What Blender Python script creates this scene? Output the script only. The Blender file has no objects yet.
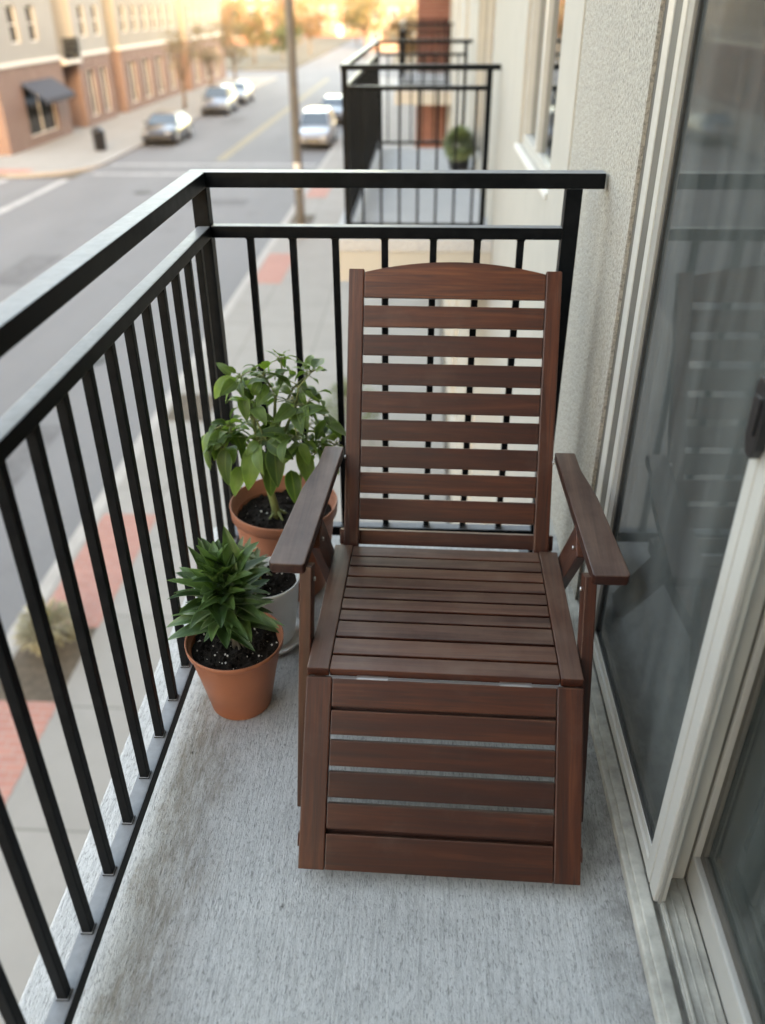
import bpy, bmesh, math, random
from mathutils import Vector, Matrix, Euler, noise
random.seed(7)
S = bpy.context.scene
COL = S.collection
PI = math.pi
R = math.radians

# ------------------------------------------------------------------ helpers
class MB:
    """collects shapes into one mesh; 'grain' keeps plank coordinates (x = along the plank)"""
    def __init__(self):
        self.bm = bmesh.new()
        self.g = self.bm.verts.layers.float_vector.new('grain')
    def _merge(self, b, M, grain_axis=0, bevel=0.0, seg=2, off=None):
        if bevel > 0:
            bmesh.ops.bevel(b, geom=list(b.edges), offset=bevel, segments=seg, affect='EDGES', profile=0.6)
        if off is None:
            off = Vector((random.uniform(-20, 20), random.uniform(-20, 20), random.uniform(-20, 20)))
        vm = {}
        for v in b.verts:
            nv = self.bm.verts.new(M @ v.co)
            c = v.co
            if grain_axis == 0: q = Vector((c.x, c.y, c.z))
            elif grain_axis == 1: q = Vector((c.y, c.x, c.z))
            else: q = Vector((c.z, c.x, c.y))
            nv[self.g] = q + off
            vm[v] = nv
        for f in b.faces:
            try:
                nf = self.bm.faces.new([vm[v] for v in f.verts])
                nf.smooth = f.smooth
            except ValueError:
                pass
        b.free()
        return self
    def box(self, x0, x1, y0, y1, z0, z1, bevel=0.0, M=None, seg=2):
        b = bmesh.new()
        bmesh.ops.create_cube(b, size=1)
        sx, sy, sz = x1 - x0, y1 - y0, z1 - z0
        for v in b.verts:
            v.co = Vector((v.co.x * sx, v.co.y * sy, v.co.z * sz))
        ax = max(range(3), key=lambda i: (abs(sx), abs(sy), abs(sz))[i])
        T = Matrix.Translation(((x0 + x1) / 2, (y0 + y1) / 2, (z0 + z1) / 2))
        if M is not None: T = M @ T
        return self._merge(b, T, ax, bevel, seg)
    def bar(self, p, q, w, h, up=(0, 0, 1), bevel=0.0):
        """box from p to q, w across, h along 'up'"""
        p, q = Vector(p), Vector(q)
        d = q - p; L = d.length; d.normalize()
        u = Vector(up); u = (u - d * u.dot(d)).normalized(); s = d.cross(u)
        M = Matrix((( d.x, s.x, u.x, (p.x + q.x) / 2), (d.y, s.y, u.y, (p.y + q.y) / 2), (d.z, s.z, u.z, (p.z + q.z) / 2), (0, 0, 0, 1)))
        return self.box(-L / 2, L / 2, -w / 2, w / 2, -h / 2, h / 2, bevel, M)
    def prism(self, pts, z0, z1, M=None, bevel=0.0, grain_axis=1):
        b = bmesh.new()
        lo = [b.verts.new((p[0], p[1], z0)) for p in pts]
        hi = [b.verts.new((p[0], p[1], z1)) for p in pts]
        n = len(pts)
        b.faces.new(lo[::-1]); b.faces.new(hi)
        for i in range(n):
            b.faces.new((lo[i], lo[(i + 1) % n], hi[(i + 1) % n], hi[i]))
        bmesh.ops.recalc_face_normals(b, faces=b.faces)
        return self._merge(b, M or Matrix(), grain_axis, bevel)
    def lathe(self, prof, cx=0, cy=0, n=48, smooth=True, M=None, jit=0.0):
        """prof: (radius, z) from the bottom up; radius 0 closes"""
        b = bmesh.new(); rings = []
        for r, z in prof:
            if r <= 1e-6:
                rings.append([b.verts.new((cx, cy, z))])
            else:
                rings.append([b.verts.new((cx + r * math.cos(2 * PI * i / n) * (1 + random.uniform(-jit, jit)), cy + r * math.sin(2 * PI * i / n) * (1 + random.uniform(-jit, jit)), z)) for i in range(n)])
        for a, c in zip(rings, rings[1:]):
            for i in range(n):
                j = (i + 1) % n
                if len(a) == 1 and len(c) == 1: continue
                if len(a) == 1: f = b.faces.new((a[0], c[j], c[i]))
                elif len(c) == 1: f = b.faces.new((a[i], a[j], c[0]))
                else: f = b.faces.new((a[i], a[j], c[j], c[i]))
                f.smooth = smooth
        return self._merge(b, M or Matrix(), 2)
    def tube(self, pts, rads, n=8, smooth=True):
        b = bmesh.new(); rings = []
        pts = [Vector(p) for p in pts]
        for k, p in enumerate(pts):
            d = (pts[min(k + 1, len(pts) - 1)] - pts[max(k - 1, 0)]).normalized()
            a = d.orthogonal().normalized() if abs(d.z) < 0.9 else (Vector((1, 0, 0)) - d * d.x).normalized()
            c = d.cross(a)
            r = rads[k] if isinstance(rads, (list, tuple)) else rads
            rings.append([b.verts.new(p + (a * math.cos(2 * PI * i / n) + c * math.sin(2 * PI * i / n)) * r) for i in range(n)])
        for a, c in zip(rings, rings[1:]):
            for i in range(n):
                f = b.faces.new((a[i], a[(i + 1) % n], c[(i + 1) % n], c[i])); f.smooth = smooth
        b.faces.new(rings[0][::-1]); b.faces.new(rings[-1])
        return self._merge(b, Matrix(), 2)
    def grid_surface(self, rows, smooth=True):
        vs = [[self.bm.verts.new(p) for p in r] for r in rows]
        off = Vector((random.uniform(-9, 9), random.uniform(-9, 9), random.uniform(-9, 9)))
        for i, r in enumerate(vs):
            for j, v in enumerate(r): v[self.g] = Vector((i / max(1, len(vs) - 1), j / max(1, len(r) - 1), off.x))
        for a, c in zip(vs, vs[1:]):
            for i in range(len(a) - 1):
                f = self.bm.faces.new((a[i], a[i + 1], c[i + 1], c[i])); f.smooth = smooth
        return self
    def quad(self, a, b, c, d):
        f = self.bm.faces.new([self.bm.verts.new(p) for p in (a, b, c, d)]); return self
    def build(self, name, mat, parent=None, recalc=True):
        if recalc: bmesh.ops.recalc_face_normals(self.bm, faces=self.bm.faces)
        me = bpy.data.meshes.new(name); self.bm.to_mesh(me); self.bm.free()
        o = bpy.data.objects.new(name, me); COL.objects.link(o)
        me.materials.append(mat)
        if parent is not None: o.parent = parent
        return o

def link(name, me, parent=None, loc=(0, 0, 0)):
    o = bpy.data.objects.new(name, me); COL.objects.link(o); o.location = loc
    if parent is not None: o.parent = parent
    return o
def thing(name, label, cat, loc=(0, 0, 0), rz=0, group=None):
    o = bpy.data.objects.new(name, None); COL.objects.link(o)
    o.location = loc; o.rotation_euler = (0, 0, rz); o.empty_display_size = .1
    return tag(o, label, cat, group)
def tag(o, label=None, cat=None, group=None, kind=None):
    if label: o['label'] = label
    if cat: o['category'] = cat
    if group: o['group'] = group
    if kind: o['kind'] = kind
    return o

# ------------------------------------------------------------------ materials
def mat_new(name):
    m = bpy.data.materials.new(name); m.use_nodes = True
    nt = m.node_tree; nt.nodes.clear()
    out = nt.nodes.new('ShaderNodeOutputMaterial'); p = nt.nodes.new('ShaderNodeBsdfPrincipled')
    nt.links.new(p.outputs[0], out.inputs[0])
    return m, nt, p
def N(nt, t, **k):
    n = nt.nodes.new(t)
    for a, v in k.items():
        if a.startswith('i_'):
            key = a[2:]; key = int(key) if key.isdigit() else key.replace('_', ' ')
            n.inputs[key].default_value = v
        else: setattr(n, a, v)
    return n
def ramp(nt, fac, stops):
    r = nt.nodes.new('ShaderNodeValToRGB')
    els = r.color_ramp.elements
    while len(els) < len(stops): els.new(0.5)
    for e, (pos, c) in zip(els, stops):
        e.position = pos; e.color = (c[0], c[1], c[2], 1) if not isinstance(c, (int, float)) else (c, c, c, 1)
    nt.links.new(fac, r.inputs[0]); return r.outputs[0]
def mapping(nt, src, scale, loc=(0, 0, 0)):
    m = N(nt, 'ShaderNodeMapping'); m.inputs['Scale'].default_value = scale; m.inputs['Location'].default_value = loc
    nt.links.new(src, m.inputs['Vector']); return m.outputs[0]
def noise_t(nt, vec, scale, detail=4, rough=.55, dist=0.0):
    n = N(nt, 'ShaderNodeTexNoise'); n.inputs['Scale'].default_value = scale; n.inputs['Detail'].default_value = detail
    n.inputs['Roughness'].default_value = rough; n.inputs['Distortion'].default_value = dist
    nt.links.new(vec, n.inputs['Vector']); return n.outputs['Fac']
def mix(nt, fac, a, b, mode='MIX'):
    m = N(nt, 'ShaderNodeMix', data_type='RGBA', blend_type=mode)
    def put(sock, v):
        if hasattr(v, 'is_output'): nt.links.new(v, sock)
        elif isinstance(v, (int, float)): sock.default_value = v if sock.type == 'VALUE' else (v, v, v, 1)
        else: sock.default_value = (v[0], v[1], v[2], 1)
    put(m.inputs[0], fac); put(m.inputs[6], a); put(m.inputs[7], b)
    return m.outputs[2]
def math_n(nt, op, a, b=0.0):
    m = N(nt, 'ShaderNodeMath', operation=op)
    for s, v in zip(m.inputs, (a, b)):
        if hasattr(v, 'is_output'): nt.links.new(v, s)
        else: s.default_value = v
    return m.outputs[0]
def bump(nt, p, h, strength=.3, dist=.002, prev=None):
    b = N(nt, 'ShaderNodeBump'); b.inputs['Strength'].default_value = strength; b.inputs['Distance'].default_value = dist
    nt.links.new(h, b.inputs['Height'])
    if prev is not None: nt.links.new(prev, b.inputs['Normal'])
    nt.links.new(b.outputs[0], p.inputs['Normal']); return b.outputs[0]
def coords(nt): return N(nt, 'ShaderNodeTexCoord').outputs['Object']
def L(nt, a, b): nt.links.new(a, b)

def simple(name, col, rough=.6, var=.15, scale=6, spec=.5, metal=0, bstr=0.0, bdist=.002, stretch=(1, 1, 1)):
    m, nt, p = mat_new(name)
    v = mapping(nt, coords(nt), stretch)
    n = noise_t(nt, v, scale, 5, .6)
    c = ramp(nt, n, [(.25, [x * (1 - var) for x in col]), (.75, [min(1, x * (1 + var)) for x in col])])
    L(nt, c, p.inputs['Base Color']); p.inputs['Roughness'].default_value = rough
    p.inputs['Specular IOR Level'].default_value = spec; p.inputs['Metallic'].default_value = metal
    if bstr: bump(nt, p, noise_t(nt, v, scale * 8, 4, .6), bstr, bdist)
    return m

def wood_mat(name, dark=1.0):
    m, nt, p = mat_new(name)
    a = N(nt, 'ShaderNodeAttribute', attribute_name='grain').outputs['Vector']
    isl = N(nt, 'ShaderNodeNewGeometry').outputs['Random Per Island']
    v = mapping(nt, a, (2.6, 42, 42))
    n1 = noise_t(nt, v, 1.0, 6, .62, .6)
    v2 = mapping(nt, a, (6, 230, 230)); n2 = noise_t(nt, v2, 1.0, 3, .6)
    v3 = mapping(nt, a, (1.2, 7, 7)); n3 = noise_t(nt, v3, 1.0, 3, .5)
    c1 = ramp(nt, n1, [(.26, (.024, .0066, .0034)), (.5, (.076, .0185, .0070)), (.74, (.150, .046, .020))])
    tint = ramp(nt, isl, [(0, (.45, .41, .46)), (.35, (.80, .74, .76)), (.7, (1.05, 1, .97)), (1, (1.35, 1.36, 1.2))])
    c2 = mix(nt, 1.0, c1, tint, 'MULTIPLY')
    c3 = mix(nt, ramp(nt, n3, [(.42, 0), (.7, .6)]), c2, (.034, .0095, .007))
    pores = ramp(nt, n2, [(.50, 0), (.68, .75)])
    c4 = mix(nt, pores, c3, (.030, .012, .009))
    # dusty wear in patches
    g = noise_t(nt, mapping(nt, coords(nt), (1, 1, 1)), 9, 5, .65)
    c5 = mix(nt, ramp(nt, g, [(.55, 0), (.85, .16)]), c4, (.20, .145, .12))
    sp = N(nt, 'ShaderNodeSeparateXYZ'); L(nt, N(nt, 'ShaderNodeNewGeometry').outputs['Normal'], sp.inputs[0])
    top_sheen = math_n(nt, 'MULTIPLY', ramp(nt, sp.outputs[2], [(.7, 0), (.97, 1)]), ramp(nt, mix(nt, .5, n1, g), [(.36, .10), (.62, .58)]))   # sky sheen on the flats, put into the colour
    c5 = mix(nt, top_sheen, c5, (.185, .112, .078))
    c5 = mix(nt, 1.0, c5, (dark, dark, dark), 'MULTIPLY')
    L(nt, c5, p.inputs['Base Color'])
    L(nt, ramp(nt, n1, [(.2, .48), (.8, .36)]), p.inputs['Roughness']); p.inputs['Coat Weight'].default_value = .12; p.inputs['Coat Roughness'].default_value = .38
    p.inputs['Specular IOR Level'].default_value = .38
    b = bump(nt, p, n2, .35, .0007)
    bump(nt, p, n1, .25, .0012, b)
    return m

def concrete_floor():
    m, nt, p = mat_new('broom_finished_concrete')
    co = coords(nt)
    br = noise_t(nt, mapping(nt, co, (190, 9, 9)), 1.0, 5, .68, .35)           # broom strokes, along the balcony
    br2 = noise_t(nt, mapping(nt, co, (420, 26, 26), (3, 1, 0)), 1.0, 3, .6)
    big = noise_t(nt, co, 3.2, 6, .6)
    mid = noise_t(nt, co, 17, 6, .65)
    fine = noise_t(nt, co, 260, 3, .7)
    strokes = noise_t(nt, mapping(nt, co, (300, 80, 30), (7, 2, 0)), 1.0, 4, .62, .9)
    grit = noise_t(nt, mapping(nt, co, (190, 130, 30), (1, 5, 0)), 1.0, 4, .7, .5)
    col = ramp(nt, big, [(.3, (.47, .472, .462)), (.7, (.57, .572, .56))])
    col = mix(nt, ramp(nt, mid, [(.42, 0), (.75, .45)]), col, (.36, .36, .35))
    col = mix(nt, ramp(nt, br, [(.36, .50), (.54, 0)]), col, (.25, .25, .243))
    col = mix(nt, ramp(nt, strokes, [(.34, .75), (.47, 0)]), col, (.17, .17, .165))
    col = mix(nt, ramp(nt, strokes, [(.58, 0), (.72, .55)]), col, (.66, .66, .65))
    col = mix(nt, ramp(nt, grit, [(.30, .40), (.42, 0)]), col, (.20, .20, .19))
    col = mix(nt, ramp(nt, fine, [(.58, 0), (.76, .28)]), col, (.22, .22, .21))
    # brown run-off stain beside the railing
    sx = N(nt, 'ShaderNodeSeparateXYZ'); L(nt, co, sx.inputs[0])
    wob = noise_t(nt, co, 6, 5, .65)
    xx = math_n(nt, 'ADD', sx.outputs[0], math_n(nt, 'MULTIPLY', math_n(nt, 'SUBTRACT', wob, .5), .22))
    band = ramp(nt, math_n(nt, 'ADD', xx, .0), [(.0, 0), (.02, .65), (.09, .45), (.16, 0)])
    spots = ramp(nt, noise_t(nt, mapping(nt, co, (60, 14, 14)), 1.0, 6, .7), [(.38, 0), (.62, 1)])
    col = mix(nt, math_n(nt, 'MULTIPLY', band, spots), col, (.19, .150, .105))
    # dirt against the door sill
    xr = math_n(nt, 'ADD', sx.outputs[0], math_n(nt, 'MULTIPLY', math_n(nt, 'SUBTRACT', wob, .5), .06))
    band2 = ramp(nt, xr, [(.82, 0), (.90, .5), (1, .8)])
    col = mix(nt, math_n(nt, 'MULTIPLY', band2, ramp(nt, mid, [(.35, .2), (.6, 1)])), col, (.10, .095, .082))
    # pits
    vo = N(nt, 'ShaderNodeTexVoronoi', feature='F1'); vo.inputs['Scale'].default_value = 15; vo.inputs['Randomness'].default_value = 1
    L(nt, mapping(nt, co, (1, .8, 1)), vo.inputs['Vector'])
    pm = math_n(nt, 'MULTIPLY', ramp(nt, vo.outputs['Distance'], [(.02, 1), (.085, 0)]), ramp(nt, noise_t(nt, co, 4.1, 3), [(.46, 0), (.56, 1)]))
    pm = math_n(nt, 'MULTIPLY', pm, ramp(nt, noise_t(nt, co, 90, 3), [(.42, 0), (.52, 1)]))
    col = mix(nt, pm, col, (.06, .058, .052))
    L(nt, col, p.inputs['Base Color'])
    p.inputs['Roughness'].default_value = .85; p.inputs['Specular IOR Level'].default_value = .25
    b = bump(nt, p, br, .4, .003); b = bump(nt, p, strokes, .7, .004, b)
    b = bump(nt, p, br2, .3, .0014, b)
    b = bump(nt, p, mid, .35, .004, b)
    bump(nt, p, pm, -.8 if False else .8, -.003, b) if False else None
    return m

def stucco_mat(name, col, bs=.55):
    m, nt, p = mat_new(name)
    co = coords(nt)
    n1 = noise_t(nt, co, 130, 4, .6, .4); n2 = noise_t(nt, co, 330, 3, .6); n3 = noise_t(nt, mapping(nt, co, (1, 1, .35)), 2.4, 5, .6)
    c = ramp(nt, n1, [(.34, [x * .55 for x in col]), (.5, col), (.68, [min(1, x * 1.22) for x in col])])
    c = mix(nt, ramp(nt, n3, [(.42, 0), (.8, .30)]), c, [x * .72 for x in col])
    st = noise_t(nt, mapping(nt, co, (1, 16, .8)), 1.0, 5, .6)
    c = mix(nt, ramp(nt, st, [(.55, 0), (.8, .25)]), c, (col[0] * .62, col[1] * .58, col[2] * .52))
    L(nt, c, p.inputs['Base Color']); p.inputs['Roughness'].default_value = .9; p.inputs['Specular IOR Level'].default_value = .2
    b = bump(nt, p, n1, bs, .006); bump(nt, p, n2, bs * .5, .002, b)
    return m

def soil_mat():
    m, nt, p = mat_new('potting_soil')
    co = coords(nt)
    n = noise_t(nt, co, 130, 6, .7)
    c = ramp(nt, n, [(.3, (.006, .0045, .0035)), (.55, (.022, .016, .012)), (.75, (.06, .046, .036))])
    L(nt, c, p.inputs['Base Color']); p.inputs['Roughness'].default_value = .95; p.inputs['Specular IOR Level'].default_value = .2
    bump(nt, p, n, 1.0, .008)
    return m

def leaf_mat(name, c0, c1, vein=(.16, .2, .06), rough=.38, trans=.25, edge=.35):
    m, nt, p = mat_new(name)
    isl = N(nt, 'ShaderNodeNewGeometry').outputs['Random Per Island']
    a = N(nt, 'ShaderNodeAttribute', attribute_name='grain').outputs['Vector']
    sx = N(nt, 'ShaderNodeSeparateXYZ'); L(nt, a, sx.inputs[0])
    c = ramp(nt, isl, [(0, c0), (.8, c1), (1, [min(1, x * 1.5) for x in c1])])
    mid = math_n(nt, 'ABSOLUTE', math_n(nt, 'SUBTRACT', sx.outputs[1], .5))
    c = mix(nt, ramp(nt, mid, [(0, .6), (.06, 0)]), c, vein)
    w = N(nt, 'ShaderNodeTexWave'); w.inputs['Scale'].default_value = 2.6; w.inputs['Distortion'].default_value = 1.5
    comb = N(nt, 'ShaderNodeCombineXYZ'); L(nt, math_n(nt, 'ADD', math_n(nt, 'MULTIPLY', sx.outputs[0], 2.2), math_n(nt, 'MULTIPLY', mid, -1.6)), comb.inputs[0])
    L(nt, comb.outputs[0], w.inputs['Vector'])
    c = mix(nt, ramp(nt, w.outputs['Fac'], [(.75, 0), (1, .18)]), c, vein)
    c = mix(nt, ramp(nt, mid, [(.40, 0), (.5, edge)]), c, [min(1, x * 2.6 + .02) for x in c1])
    n = noise_t(nt, coords(nt), 40, 4)
    c = mix(nt, ramp(nt, n, [(.4, 0), (.8, .35)]), c, [x * .6 for x in c0])
    L(nt, c, p.inputs['Base Color']); p.inputs['Roughness'].default_value = rough
    p.inputs['Specular IOR Level'].default_value = .5
    bump(nt, p, w.outputs['Fac'], .25, .002)
    tr = N(nt, 'ShaderNodeBsdfTranslucent'); L(nt, mix(nt, 1.0, c, (1.5, 1.7, .7), 'MULTIPLY'), tr.inputs[0])
    ms = N(nt, 'ShaderNodeMixShader'); ms.inputs[0].default_value = trans
    out = [n_ for n_ in nt.nodes if n_.type == 'OUTPUT_MATERIAL'][0]
    L(nt, p.outputs[0], ms.inputs[1]); L(nt, tr.outputs[0], ms.inputs[2]); L(nt, ms.outputs[0], out.inputs[0])
    return m

def glass_mat(name, tint=(.55, .62, .62), refl=1.0, dust=.06, ior=1.33):
    m, nt, p = mat_new(name)
    out = [n_ for n_ in nt.nodes if n_.type == 'OUTPUT_MATERIAL'][0]
    t = N(nt, 'ShaderNodeBsdfTransparent'); t.inputs[0].default_value = (*tint, 1)
    g = N(nt, 'ShaderNodeBsdfGlossy'); g.inputs['Roughness'].default_value = .045; g.inputs[0].default_value = (refl, refl, refl, 1)
    lw = N(nt, 'ShaderNodeFresnel'); lw.inputs[0].default_value = ior
    ms = N(nt, 'ShaderNodeMixShader'); L(nt, lw.outputs[0], ms.inputs[0]); L(nt, t.outputs[0], ms.inputs[1]); L(nt, g.outputs[0], ms.inputs[2])
    d = N(nt, 'ShaderNodeBsdfDiffuse'); d.inputs[0].default_value = (.38, .405, .39, 1)
    ms2 = N(nt, 'ShaderNodeMixShader')
    co = coords(nt)
    dn = noise_t(nt, mapping(nt, co, (1, 9, 1.1)), 1.6, 5, .6)
    L(nt, ramp(nt, dn, [(.3, dust * .4), (.75, dust * 1.8)]), ms2.inputs[0])
    L(nt, ms.outputs[0], ms2.inputs[1]); L(nt, d.outputs[0], ms2.inputs[2]); L(nt, ms2.outputs[0], out.inputs[0])
    nt.nodes.remove(p)
    return m

def brick_mat(name, c1=(.19, .108, .086), c2=(.15, .085, .068), mortar=(.36, .30, .26), bw=.22, bh=.075, axis='x'):
    m, nt, p = mat_new(name)
    co = coords(nt)
    sx = N(nt, 'ShaderNodeSeparateXYZ'); L(nt, co, sx.inputs[0])
    cb = N(nt, 'ShaderNodeCombineXYZ')
    L(nt, math_n(nt, 'ADD', sx.outputs[0], sx.outputs[1]) if axis == 'x' else sx.outputs[0], cb.inputs[0])
    L(nt, sx.outputs[2] if axis == 'x' else sx.outputs[1], cb.inputs[1])
    b = N(nt, 'ShaderNodeTexBrick'); b.inputs['Scale'].default_value = 1
    b.inputs['Brick Width'].default_value = bw; b.inputs['Row Height'].default_value = bh; b.inputs['Mortar Size'].default_value = .007
    b.inputs['Color1'].default_value = (*c1, 1); b.inputs['Color2'].default_value = (*c2, 1); b.inputs['Mortar'].default_value = (*mortar, 1)
    L(nt, cb.outputs[0], b.inputs['Vector'])
    n = noise_t(nt, co, 1.3, 5)
    c = mix(nt, ramp(nt, n, [(.35, 0), (.75, .4)]), b.outputs['Color'], [x * .6 for x in c1])
    L(nt, c, p.inputs['Base Color']); p.inputs['Roughness'].default_value = .85
    return m

def asphalt_mat():
    m, nt, p = mat_new('worn_asphalt')
    co = coords(nt)
    big = noise_t(nt, mapping(nt, co, (.5, .12, 1)), 1.0, 5, .6); fine = noise_t(nt, co, 30, 4, .7); st = noise_t(nt, co, .45, 5, .65)
    c = ramp(nt, big, [(.3, (.130, .133, .136)), (.7, (.165, .168, .171))])
    c = mix(nt, ramp(nt, fine, [(.35, .4), (.6, 0)]), c, (.10, .10, .103))
    c = mix(nt, ramp(nt, st, [(.58, 0), (.72, .5)]), c, (.10, .10, .103))
    L(nt, c, p.inputs['Base Color']); p.inputs['Roughness'].default_value = .85
    bump(nt, p, fine, .4, .006)
    return m

def sidewalk_mat():
    m, nt, p = mat_new('sidewalk_concrete')
    co = coords(nt)
    b = N(nt, 'ShaderNodeTexBrick', offset=0.0); b.inputs['Scale'].default_value = 1
    b.inputs['Brick Width'].default_value = 1.55; b.inputs['Row Height'].default_value = 1.55; b.inputs['Mortar Size'].default_value = .012
    b.inputs['Color1'].default_value = (.24, .232, .214, 1); b.inputs['Color2'].default_value = (.262, .254, .235, 1); b.inputs['Mortar'].default_value = (.14, .134, .122, 1)
    L(nt, mapping(nt, co, (1, 1, 1), (.3, .35, 0)), b.inputs['Vector'])
    n = noise_t(nt, co, 1.6, 6, .6)
    c = mix(nt, ramp(nt, n, [(.35, 0), (.75, .5)]), b.outputs['Color'], (.19, .183, .168))
    L(nt, c, p.inputs['Base Color']); p.inputs['Roughness'].default_value = .9
    return m

def rail_mat():
    m, nt, p = mat_new('black_powder_coat')
    co = coords(nt)
    n = noise_t(nt, co, 30, 5, .6); n2 = noise_t(nt, co, 600, 2, .5)
    c = ramp(nt, n, [(.35, (.0045, .0055, .0065)), (.75, (.009, .0105, .012))])
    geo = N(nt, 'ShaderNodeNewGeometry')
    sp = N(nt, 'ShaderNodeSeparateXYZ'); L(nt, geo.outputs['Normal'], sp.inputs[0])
    # sky reflection painted as a paler colour on the upward faces
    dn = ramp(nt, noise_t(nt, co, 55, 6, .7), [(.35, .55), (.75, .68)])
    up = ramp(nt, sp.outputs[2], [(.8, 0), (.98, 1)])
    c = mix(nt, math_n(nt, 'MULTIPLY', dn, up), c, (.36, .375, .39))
    L(nt, c, p.inputs['Base Color'])
    L(nt, ramp(nt, n, [(.3, .34), (.7, .44)]), p.inputs['Roughness']); p.inputs['Specular IOR Level'].default_value = .05
    bump(nt, p, n2, .12, .0004)
    return m

M = {}
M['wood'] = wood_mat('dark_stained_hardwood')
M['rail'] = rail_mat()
M['floor'] = concrete_floor()
M['slab'] = stucco_mat('slab_concrete', (.40, .405, .41), .3)
M['stucco'] = stucco_mat('grey_cream_stucco', (.385, .36, .315), .6)
M['smooth'] = simple('cream_smooth_render', (.41, .385, .34), .8, .05, 5, .2, bstr=.12)
M['vinyl'] = simple('cream_vinyl_frame', (.46, .447, .41), .42, .06, 8, .5, bstr=.04)
M['vinyl_track'] = simple('grimy_vinyl_track', (.40, .385, .34), .6, .5, 14, .4, bstr=.15)
M['vinyl_shade'] = simple('shaded_vinyl_bead', (.27, .26, .235), .5, .1, 8, .4)  # darker copy of the frame vinyl, shade put into the colour
M['gasket'] = simple('dark_rubber_gasket', (.03, .03, .028), .6, .2)
M['gasket_shade'] = simple('brown_grey_gasket_and_shade', (.10, .092, .078), .7, .2)  # inner gasket colour, also the painted shade of the jamb gaps
M['black'] = simple('black_plastic', (.012, .012, .013), .35, .2)
M['steel'] = simple('zinc_steel', (.55, .54, .52), .35, .1, 20, .5, .9)
M['glass'] = glass_mat('screened_dark_glass', (.50, .54, .53), .9, .115, 1.22)
M['glass2'] = glass_mat('clear_door_glass', (.84, .90, .88), .9, .09)
M['carpet'] = simple('room_carpet', (.26, .265, .25), .95, .2, 60)
M['room'] = simple('room_paint', (.42, .43, .41), .9, .05)
M['blind'] = simple('white_vinyl_blind', (.88, .90, .88), .5, .03)
M['terracotta'] = simple('terracotta_plastic', (.37, .128, .066), .5, .10, 9, .4, bstr=.05)
M['terracotta2'] = simple('faded_terracotta', (.37, .135, .075), .55, .12, 9, .35, bstr=.05)
M['whitepot'] = simple('glazed_white_pot', (.84, .84, .81), .35, .08, 8, .5)
M['soil'] = soil_mat()
M['perlite'] = simple('perlite', (.72, .70, .65), .8, .1, 60)
M['pepper'] = leaf_mat('pepper_leaf', (.032, .075, .018), (.125, .205, .048), (.17, .24, .06), .42, .34)
M['drac'] = leaf_mat('dracaena_leaf', (.022, .065, .018), (.095, .175, .052), (.07, .13, .045), .36, .15)
M['succ'] = leaf_mat('grey_green_leaf', (.12, .17, .085), (.22, .27, .15), (.3, .34, .2), .5, .15)
M['stem'] = simple('green_stem', (.17, .20, .075), .6, .25, 40, .3, stretch=(1, 1, .2))
M['stem2'] = simple('brown_stem', (.10, .085, .06), .8, .3, 60, .3, stretch=(1, 1, .3), bstr=.3)
M['asphalt'] = asphalt_mat()
M['walk'] = sidewalk_mat()
M['curb'] = simple('curb_concrete', (.31, .30, .28), .9, .15, 3)
M['redpave'] = brick_mat('red_pavers', (.40, .185, .145), (.34, .15, .12), (.33, .25, .22), .2, .1, 'xy')
M['dirt'] = simple('planter_dirt', (.085, .068, .05), .95, .4, 9)
M['lawn'] = simple('dry_lawn', (.10, .09, .065), .95, .35, .3)
M['paint_w'] = simple('road_paint_white', (.32, .32, .31), .8, .3, 2)
M['paint_y'] = simple('road_paint_yellow', (.27, .225, .12), .8, .2, 2)
M['brick'] = brick_mat('orange_brick')
M['brick2'] = brick_mat('deep_red_brick', (.24, .085, .06), (.19, .065, .048), (.25, .19, .165))
M['cream'] = simple('cream_siding', (.27, .265, .245), .85, .06, .8)
M['fascia'] = simple('beige_fascia', (.37, .35, .31), .85, .06, 2)
M['cream2'] = simple('yellow_siding', (.26, .243, .21), .85, .06, .8)
M['tan'] = simple('tan_siding', (.25, .225, .19), .85, .08, .8)
M['roof'] = simple('shingle_roof', (.12, .105, .10), .9, .25, 3)
M['win'] = glass_mat('street_window_glass', (.25, .30, .30), 1.0, .03)
M['winin'] = simple('dim_interior', (.10, .105, .10), .9, .3, 1)
M['awning'] = simple('navy_awning_canvas', (.03, .035, .05), .8, .15, 5)
M['trim'] = simple('pale_trim', (.62, .60, .55), .7, .06, 3)
M['bark'] = simple('tree_bark', (.13, .10, .075), .9, .3, 8, .3, stretch=(1, 1, .2))
M['pole'] = simple('weathered_pole', (.105, .098, .087), .8, .15, 3)
M['tyre'] = simple('tyre_rubber', (.02, .02, .02), .8, .2)
M['rim'] = simple('alloy_rim', (.45, .45, .46), .35, .1, 20, .5, .8)
M['carglass'] = simple('car_glass', (.05, .075, .10), .06, .1, 3, .8)
M['headlamp'] = simple('headlamp_lens', (.28, .30, .32), .12, .1, 9, .7)
M['taillamp'] = simple('tail_lamp_lens', (.40, .025, .02), .2, .1, 9, .6)
M['moss'] = leaf_mat('shrub_leaf', (.05, .075, .025), (.13, .16, .06), (.15, .17, .07), .6, .2)
M['drygrass'] = leaf_mat('dry_shrub_leaf', (.17, .15, .10), (.28, .25, .17), (.3, .27, .18), .7, .2)

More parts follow.
